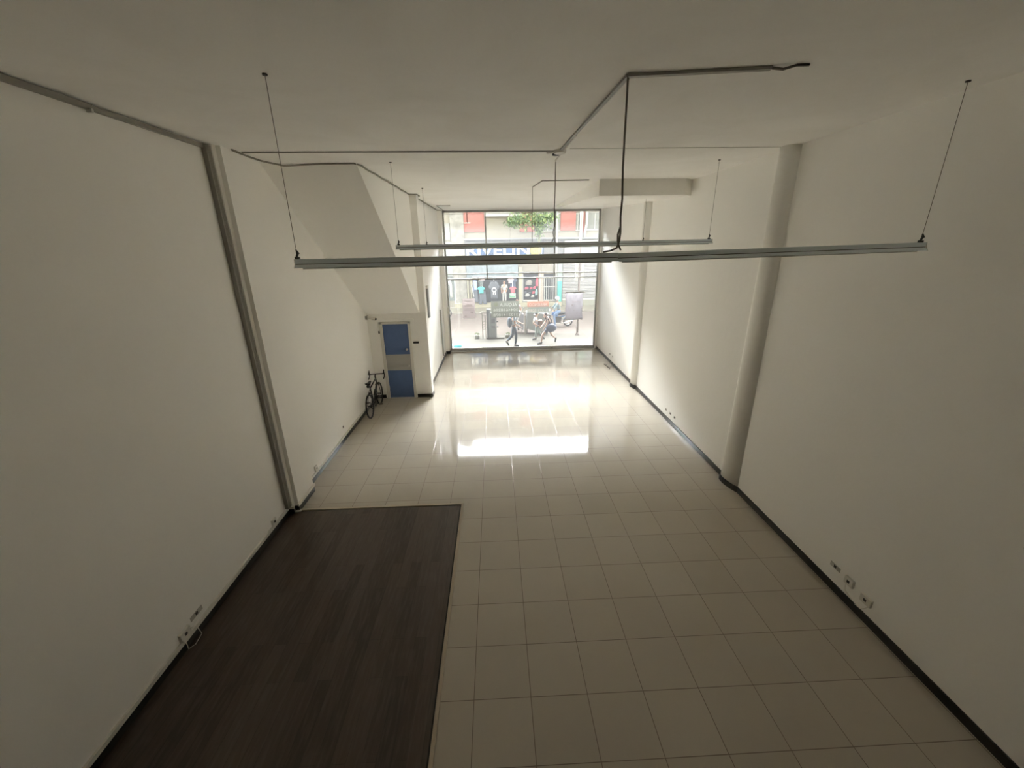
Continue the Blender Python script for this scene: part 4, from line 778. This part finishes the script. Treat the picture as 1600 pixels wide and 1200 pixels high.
# ------------------------------------------------------------------ motorcycle
def motorcycle():
    r0 = empty('motorcycle', (3.55, 23.2, -0.04), 'blue motorcycle with white fairing ridden along the street', 'motorcycle'); r0.rotation_euler = (0, 0, math.radians(8))
    Bd = lambda m, n, mt, p=r0, sm=True: m.build(n, mt, p, smooth=sm, world=False)
    MBL = mat('blue_bike_plastic', (0.09, 0.17, 0.36), 0.35); MWH = mat('white_bike_plastic', (0.42, 0.435, 0.427), 0.4)
    R = 0.29
    for x in (-0.62, 0.62):
        wv = Bd(MB().torus((x, 0, R), (0, 1, 0), R - 0.045, 0.045, 28, 10), 'tyre', M_BLACK)
        m = MB().torus((x, 0, R), (0, 1, 0), R - 0.09, 0.02, 24, 6)
        for i in range(6): m.cyl((x, 0, R), (x + 0.2 * math.cos(i * PI / 3), 0, R + 0.2 * math.sin(i * PI / 3)), 0.012, n=6)
        m.cyl((x, -0.05, R), (x, 0.05, R), 0.05); Bd(m, 'wheel', M_CHROME, wv)
    m = MB()
    for s in (-1, 1): m.cyl((-0.62, 0.08 * s, R), (-0.36, 0.08 * s, 0.92), 0.02)
    Bd(m, 'fork', M_DARK)
    Bd(MB().prism([(-0.40, 0.68), (-0.05, 0.60), (0.02, 0.78), (-0.20, 0.86), (-0.38, 0.84)], 'y', -0.12, 0.12), 'fuel_tank', MBL, sm=False)
    Bd(MB().prism([(-0.05, 0.66), (0.70, 0.74), (0.74, 0.80), (0.20, 0.80), (0.0, 0.76)], 'y', -0.11, 0.11), 'seat', M_BLACK, sm=False)
    Bd(MB().prism([(0.05, 0.55), (0.72, 0.72), (0.80, 0.70), (0.30, 0.42), (0.05, 0.40)], 'y', -0.10, 0.10), 'side_panel', MBL, sm=False)
    Bd(MB().prism([(0.15, 0.50), (0.70, 0.76), (0.84, 0.82), (0.80, 0.74), (0.30, 0.45)], 'y', -0.12, -0.10), 'stripe', MWH, sm=False)
    Bd(MB().prism([(-0.20, 0.25), (0.15, 0.25), (0.2, 0.55), (-0.22, 0.6)], 'y', -0.13, 0.13), 'engine', M_DARK, sm=False)
    Bd(MB().tube([(-0.2, -0.14, 0.4), (-0.15, -0.16, 0.22), (0.3, -0.17, 0.22), (0.85, -0.17, 0.36)], [0.02, 0.025, 0.035, 0.045]), 'exhaust', M_CHROME)
    Bd(MB().tube([(-0.28, -0.33, 0.98), (-0.34, -0.15, 0.95), (-0.36, 0, 0.93), (-0.34, 0.15, 0.95), (-0.28, 0.33, 0.98)], 0.015), 'handlebar', M_DARK)
    for s in (-1, 1):
        Bd(MB().cyl((-0.33, 0.2 * s, 0.96), (-0.36, 0.26 * s, 1.12), 0.006).ball((-0.36, 0.28 * s, 1.14), 0.02, 0.05, 0.035), 'mirror', M_DARK)
    Bd(MB().prism([(-0.62, 0.80), (-0.42, 0.66), (-0.36, 0.90), (-0.48, 1.04)], 'y', -0.12, 0.12), 'headlight_fairing', MWH, sm=False)
    Bd(MB().ball((-0.60, 0, 0.86), 0.05, 0.07, 0.07), 'headlight', M_GWIN)
    Bd(MB().prism([(-0.92, 0.44), (-0.85, 0.58), (-0.62, 0.64), (-0.40, 0.56), (-0.62, 0.60), (-0.84, 0.54)], 'y', -0.07, 0.07), 'front_mudguard', MBL, sm=False)
    Bd(MB().prism([(0.62, 0.62), (0.86, 0.60), (0.98, 0.42), (0.94, 0.42), (0.84, 0.56), (0.62, 0.58)], 'y', -0.07, 0.07), 'rear_mudguard', M_BLACK, sm=False)
    Bd(MB().box(0.78, 0.84, -0.06, 0.06, 0.70, 0.76), 'tail_light', mat('red_lens', (0.45, 0.04, 0.04), 0.3), sm=False)
    Bd(MB().cyl((0.12, -0.26, 0.26), (0.12, 0.26, 0.26), 0.02), 'footrest', M_DARK)
motorcycle()
# ================================================================== PEOPLE
def skin(name, verts, edges, radii, mt, parent, extra=None, root=0, sub=1):
    me = bpy.data.meshes.new('skin_tmp'); me.from_pydata([tuple(v) for v in verts], edges, []); o = bpy.data.objects.new('skin_tmp', me); COL.objects.link(o)
    md = o.modifiers.new('s', 'SKIN'); md.use_smooth_shade = True; md.branch_smoothing = 0.4
    if not me.skin_vertices: bpy.context.view_layer.objects.active = o
    for i, r in enumerate(radii):
        rr = r if isinstance(r, tuple) else (r, r); me.skin_vertices[0].data[i].radius = rr
        me.skin_vertices[0].data[i].use_root = (i == root)
    sb = o.modifiers.new('u', 'SUBSURF'); sb.levels = sub; sb.render_levels = sub
    bpy.context.view_layer.update(); dg = bpy.context.evaluated_depsgraph_get(); ev = o.evaluated_get(dg)
    m2 = bpy.data.meshes.new_from_object(ev); bpy.data.objects.remove(o); bpy.data.meshes.remove(me)
    mb = MB(); mb.add([v.co.copy() for v in m2.vertices], [tuple(p.vertices) for p in m2.polygons]); bpy.data.meshes.remove(m2)
    if extra: extra(mb)
    return mb.build(name, mt, parent, smooth=True, world=False)
M_SKIN = mat('warm_skin', (0.42, 0.25, 0.17), 0.6); M_SKIN2 = mat('light_skin', (0.52, 0.35, 0.27), 0.6)
def hand(vs, es, rs, idx, wrist, d, side):
    """five curled fingers on a palm growing from wrist vertex idx"""
    d = Vector(d).normalized(); wrist = Vector(wrist); x, y = basis(d); x = x * side
    palm = wrist + d * 0.075; vs.append(palm); rs.append((0.032, 0.016)); es.append((idx, len(vs) - 1)); pi = len(vs) - 1
    for k, ln in enumerate((0.062, 0.07, 0.065, 0.05)):
        b0 = palm + x * (0.024 - 0.016 * k) + d * 0.02; m1 = b0 + d * ln * 0.55; t1 = m1 + d * ln * 0.35 + y * 0.018
        n0 = len(vs); vs += [b0, m1, t1]; rs += [0.009, 0.008, 0.007]; es += [(pi, n0), (n0, n0 + 1), (n0 + 1, n0 + 2)]
    b0 = wrist + d * 0.035 + x * 0.032; n0 = len(vs); vs += [b0, b0 + x * 0.018 + d * 0.03, b0 + x * 0.02 + d * 0.055]; rs += [0.010, 0.009, 0.008]; es += [(idx, n0), (n0, n0 + 1), (n0 + 1, n0 + 2)]
def person(loc, label, J, face, top, bottom, hair, skinm=M_SKIN, sleeves=0.5, legs='trousers', shoes=None, group=None, extras=None, cap=None):
    r0 = empty('person', loc, label, 'person', group)
    V = {k: Vector(v) for k, v in J.items()}; f = Vector(face).normalized()
    vs = [V['pelvis'], V['pelvis'].lerp(V['chest'], .5), V['chest'], V['neck'], V['head'] - f * 0.01 + Vector((0, 0, -0.04))]; rs = [(0.15, 0.11), (0.13, 0.10), (0.15, 0.11), 0.055, 0.065]; es = [(0, 1), (1, 2), (2, 3), (3, 4)]
    for s in 'LR':
        n = len(vs); vs += [V['sh' + s], V['el' + s], V['ha' + s]]; rs += [0.055, 0.042, 0.028]; es += [(2, n), (n, n + 1), (n + 1, n + 2)]
        hand(vs, es, rs, n + 2, V['ha' + s], V['ha' + s] - V['el' + s], 1 if s == 'L' else -1)
        n = len(vs); vs += [V['hip' + s], V['kn' + s], V['kn' + s].lerp(V['an' + s], .35), V['an' + s]]; rs += [0.085, 0.058, 0.055, 0.036]; es += [(0, n), (n, n + 1), (n + 1, n + 2), (n + 2, n + 3)]
        to = V['to' + s]; vs.append(to); rs.append((0.038, 0.03)); es.append((n + 3, n + 4))
    H = V['head']
    def headx(mb):
        mb.ball(H, 0.078, 0.078, 0.108, 14, 10)
        mb.ball(H + f * 0.035 + Vector((0, 0, -0.065)), 0.05, 0.05, 0.045, 10, 6)
        mb.cyl(H + f * 0.065 + Vector((0, 0, 0.015)), H + f * 0.088 + Vector((0, 0, -0.022)), 0.007, 0.013, 8)
        sd_ = f.cross(Vector((0, 0, 1))).normalized()
        for k in (-1, 1): mb.ball(H + sd_ * 0.078 * k, 0.015, 0.015, 0.028, 8, 6)
        mb.box(*(lambda c: (c.x - 0.018, c.x + 0.018, c.y - 0.018, c.y + 0.018, c.z - 0.004, c.z + 0.004))(H + f * 0.072 + Vector((0, 0, -0.06))))
    skin('body', vs, es, rs, skinm, r0, headx)
    sd_ = f.cross(Vector((0, 0, 1))).normalized(); m = MB()
    for k in (-1, 1): m.ball(H + f * 0.068 + sd_ * 0.03 * k + Vector((0, 0, 0.012)), 0.011, n=8, m=6)
    m.build('eyes', mat('dark_eye', (0.03, 0.02, 0.02), 0.3), r0, world=False)
    # hair
    hm = MB().ball(H - f * 0.018 + Vector((0, 0, 0.028)), 0.088, 0.088, 0.095, 14, 8)
    if hair[1] == 'long': hm.ball(H - f * 0.06 + Vector((0, 0, -0.08)), 0.065, 0.065, 0.13, 10, 8)
    hm.build('hair', hair[0], r0, smooth=True, world=False)
    if cap:
        c = MB().ball(H + Vector((0, 0, 0.06)), 0.095, 0.095, 0.07, 14, 8); c.obox(H + f * 0.07 + Vector((0, 0, 0.05)), H + f * 0.17 + Vector((0, 0, 0.035)), 0.13, 0.012); c.build('cap', cap, r0, smooth=False, world=False)
    # shirt
    vs = [V['pelvis'] + Vector((0, 0, -0.01)), V['pelvis'].lerp(V['chest'], .5), V['chest'], V['chest'].lerp(V['neck'], .75)]; rs = [(0.175, 0.135), (0.155, 0.125), (0.175, 0.135), (0.075, 0.075)]; es = [(0, 1), (1, 2), (2, 3)]
    for s in 'LR':
        n = len(vs); vs += [V['sh' + s], V['sh' + s].lerp(V['el' + s], min(1, sleeves))]; rs += [0.072, 0.062]; es += [(2, n), (n, n + 1)]
        if sleeves > 1: vs.append(V['el' + s].lerp(V['ha' + s], min(0.95, sleeves - 1))); rs.append(0.045); es.append((n + 1, n + 2))
    skin('shirt', vs, es, rs, top, r0)
    if legs == 'trousers' or legs == 'shorts':
        vs = [V['pelvis'], V['pelvis'].lerp(V['chest'], .3)]; rs = [(0.155, 0.125), (0.15, 0.12)]; es = [(0, 1)]
        for s in 'LR':
            n = len(vs)
            if legs == 'trousers': vs += [V['hip' + s], V['kn' + s], V['kn' + s].lerp(V['an' + s], .93)]; rs += [0.105, 0.075, 0.055]; es += [(0, n), (n, n + 1), (n + 1, n + 2)]
            else: vs += [V['hip' + s], V['hip' + s].lerp(V['kn' + s], .75)]; rs += [0.11, 0.095]; es += [(0, n), (n, n + 1)]
        skin(legs, vs, es, rs, bottom, r0)
    for s in 'LR':
        a, t_ = V['an' + s], V['to' + s]
        MB().tube([a + (a - t_) * 0.35 + Vector((0, 0, -0.02)), a + Vector((0, 0, -0.02)), a.lerp(t_, .6), t_ + (t_ - a) * 0.2], [0.035, 0.048, 0.045, 0.03], 10).build('shoe', shoes or M_BLACK, r0, smooth=True, world=False)
    if extras: extras(r0)
    return r0
C_HAIR = mat('dark_brown_hair', (0.06, 0.035, 0.025), 0.7); C_HAIR2 = mat('chestnut_hair', (0.13, 0.06, 0.04), 0.7)
WS = mat('white_shirt_cloth', (0.42, 0.435, 0.45), 0.85); DJ = mat('dark_jeans', (0.095, 0.115, 0.14), 0.85)
# walking man with backpack (heading right), head behind the rental sign
def pack(r0):
    b_ = MB().ball((-0.215, 0.0, 1.12), 0.115, 0.15, 0.245, 14, 10).build('backpack', mat('dark_slate_nylon', (0.075, 0.095, 0.115), 0.7), r0, smooth=True, world=False)
    MB().tube([(-0.15, -0.1, 1.34), (0.0, -0.13, 1.42), (0.10, -0.13, 1.28), (0.02, -0.13, 1.0), (-0.12, -0.1, 0.95)], 0.018, 6).build('strap', MATS['dark_slate_nylon'], b_, smooth=True, world=False)
person((0.84, 18.66, -0.02), 'walking person with dark backpack, white shirt and dark jeans, head hidden behind the rental sign',
    dict(head=(0.05, 0, 1.60), neck=(0.02, 0, 1.45), chest=(0.0, 0, 1.27), pelvis=(-0.02, 0, 0.92), shL=(0.0, 0.19, 1.38), elL=(0.12, 0.23, 1.12), haL=(0.30, 0.20, 1.05), shR=(0.0, -0.19, 1.38), elR=(0.02, -0.25, 1.08), haR=(0.22, -0.24, 0.98),
         hipL=(-0.02, 0.09, 0.88), knL=(-0.09, 0.10, 0.47), anL=(-0.36, 0.1, 0.20), toL=(-0.27, 0.1, 0.04), hipR=(0.0, -0.09, 0.88), knR=(0.08, -0.1, 0.48), anR=(0.03, -0.1, 0.08), toR=(0.18, -0.1, 0.03)),
    (1, -0.1, 0), WS, DJ, (C_HAIR, 'short'), sleeves=0.55, extras=pack, shoes=mat('grey_shoes', (0.10, 0.10, 0.10), 0.7))
# woman striding and bending, big dark bag
def bag(r0):
    b_ = MB().ball((0.16, -0.16, 0.80), 0.26, 0.13, 0.20, 16, 10)
    o = b_.build('shoulder_bag', mat('navy_grey_bag', (0.095, 0.115, 0.17), 0.6), r0, smooth=True, world=False)
    MB().tube([(-0.02, -0.16, 0.93), (-0.12, -0.12, 1.25), (-0.05, 0.0, 1.36), (0.1, -0.05, 1.15), (0.30, -0.15, 0.93)], 0.014, 6).build('strap', M_BLACK, o, smooth=True, world=False)
person((2.42, 18.95, -0.02), 'bending striding person in dark top and bare legs with a big navy shoulder bag',
    dict(head=(-0.10, 0.02, 1.36), neck=(-0.02, 0, 1.30), chest=(0.03, 0, 1.14), pelvis=(0.13, 0, 0.82), shL=(0.02, 0.17, 1.22), elL=(-0.08, 0.2, 1.0), haL=(-0.22, 0.15, 0.86), shR=(0.0, -0.17, 1.22), elR=(-0.05, -0.22, 0.98), haR=(-0.17, -0.2, 0.80),
         hipL=(0.12, 0.08, 0.76), knL=(0.20, 0.1, 0.42), anL=(0.42, 0.1, 0.24), toL=(0.40, 0.1, 0.08), hipR=(0.08, -0.08, 0.76), knR=(-0.22, -0.1, 0.50), anR=(-0.30, -0.1, 0.09), toR=(-0.46, -0.1, 0.03)),
    (-0.8, -0.2, -0.3), mat('dark_brown_top', (0.09, 0.075, 0.07), 0.85), mat('navy_skirt_cloth', (0.10, 0.115, 0.16), 0.85), (C_HAIR, 'long'), skinm=M_SKIN2, sleeves=0.3, legs='shorts', extras=bag)
# crouching person facing right with cap
def sat(r0): MB().box(0.10, 0.30, -0.16, 0.10, 0.62, 0.98).build('carried_bag', mat('brown_leather', (0.23, 0.14, 0.09), 0.7), r0, world=False, bevel=0.03)
person((1.98, 19.9, -0.02), 'stooping person in a dark cap, white shirt and grey-green trousers',
    dict(head=(0.02, 0, 1.25), neck=(0.0, 0, 1.12), chest=(-0.03, 0, 0.98), pelvis=(0.04, 0, 0.68), shL=(-0.03, 0.17, 1.05), elL=(-0.12, 0.2, 0.84), haL=(0.08, 0.16, 0.78), shR=(-0.05, -0.17, 1.05), elR=(-0.16, -0.2, 0.84), haR=(0.05, -0.18, 0.76),
         hipL=(0.05, 0.08, 0.64), knL=(0.14, 0.1, 0.38), anL=(0.32, 0.1, 0.10), toL=(0.42, 0.1, 0.03), hipR=(0.04, -0.08, 0.64), knR=(0.0, -0.1, 0.36), anR=(-0.03, -0.1, 0.09), toR=(-0.17, -0.1, 0.03)),
    (-0.7, -0.5, -0.2), WS, mat('grey_green_trousers', (0.20, 0.24, 0.22), 0.85), (mat('blond_hair', (0.42, 0.36, 0.22), 0.7), 'short'), skinm=M_SKIN2, sleeves=0.6, extras=sat, cap=mat('dark_cap', (0.09, 0.085, 0.08), 0.8))
# person standing by the stall
person((1.14, 22.6, -0.04), 'person with chestnut hair and a pinkish top behind the grey stall, beside the rental sign',
    dict(head=(0.05, 0, 1.56), neck=(0.04, 0, 1.42), chest=(0.03, 0, 1.25), pelvis=(0, 0, 0.90), shL=(0.20, 0, 1.35), elL=(0.26, -0.02, 1.08), haL=(0.24, -0.18, 0.92), shR=(-0.15, 0, 1.35), elR=(-0.22, 0, 1.08), haR=(-0.2, -0.15, 0.92),
         hipL=(0.09, 0, 0.86), knL=(0.10, 0, 0.47), anL=(0.1, 0, 0.08), toL=(0.12, -0.14, 0.03), hipR=(-0.09, 0, 0.86), knR=(-0.1, 0, 0.47), anR=(-0.1, 0, 0.08), toR=(-0.12, -0.14, 0.03)),
    (0.2, -1, 0), mat('pinkish_top', (0.39, 0.3, 0.285), 0.85), DJ, (C_HAIR2, 'long'), sleeves=0.5)
# white-clad person in the shop front
person((0.68, 30.86, 0.36), 'person in a long white top standing at the clothes shop across the street',
    dict(head=(0.0, 0, 1.50), neck=(0, 0, 1.36), chest=(0, 0, 1.19), pelvis=(0, 0, 0.84), shL=(0.17, 0, 1.29), elL=(0.22, -0.02, 1.02), haL=(0.16, -0.16, 0.9), shR=(-0.17, 0, 1.29), elR=(-0.22, 0, 1.02), haR=(-0.2, -0.1, 0.82),
         hipL=(0.08, 0, 0.8), knL=(0.09, 0, 0.45), anL=(0.09, 0, 0.08), toL=(0.1, -0.14, 0.03), hipR=(-0.08, 0, 0.8), knR=(-0.09, 0, 0.45), anR=(-0.09, 0, 0.08), toR=(-0.1, -0.14, 0.03)),
    (0.4, -1, 0), mat('bright_white_cloth', (0.465, 0.473, 0.465), 0.85), mat('bright_white_cloth', (0.465, 0.473, 0.465)), (C_HAIR, 'short'), sleeves=0.9)
# motorcycle rider
def helmet(r0):
    MB().ball((-0.02, 0, 1.60), 0.135, 0.13, 0.14, 16, 10).build('helmet', mat('white_helmet', (0.45, 0.465, 0.45), 0.35), r0, smooth=True, world=False)
    MB().obox((-0.12, 0, 1.58), (-0.165, 0, 1.53), 0.18, 0.09).build('visor', mat('dark_visor', (0.05, 0.06, 0.06), 0.2), r0, world=False)
person((3.52, 23.2, -0.04), 'motorcyclist with white helmet, blue-grey jacket and jeans sitting on the blue motorcycle',
    dict(head=(-0.02, 0, 1.57), neck=(0.0, 0, 1.43), chest=(0.03, 0, 1.26), pelvis=(0.12, 0, 0.90), shL=(0.0, 0.18, 1.36), elL=(-0.16, 0.26, 1.14), haL=(-0.27, 0.30, 1.03), shR=(0.0, -0.18, 1.36), elR=(-0.16, -0.26, 1.14), haR=(-0.27, -0.34, 1.00),
         hipL=(0.10, 0.12, 0.88), knL=(-0.22, 0.2, 0.72), anL=(0.06, 0.22, 0.33), toL=(-0.08, 0.22, 0.29), hipR=(0.10, -0.12, 0.88), knR=(-0.22, -0.22, 0.70), anR=(-0.14, -0.30, 0.09), toR=(-0.28, -0.30, 0.04)),
    (-1, -0.1, 0), mat('blue_grey_jacket', (0.184, 0.248, 0.264), 0.8), mat('blue_jeans', (0.136, 0.2, 0.32), 0.85), (C_HAIR, 'short'), sleeves=1.9, extras=helmet)
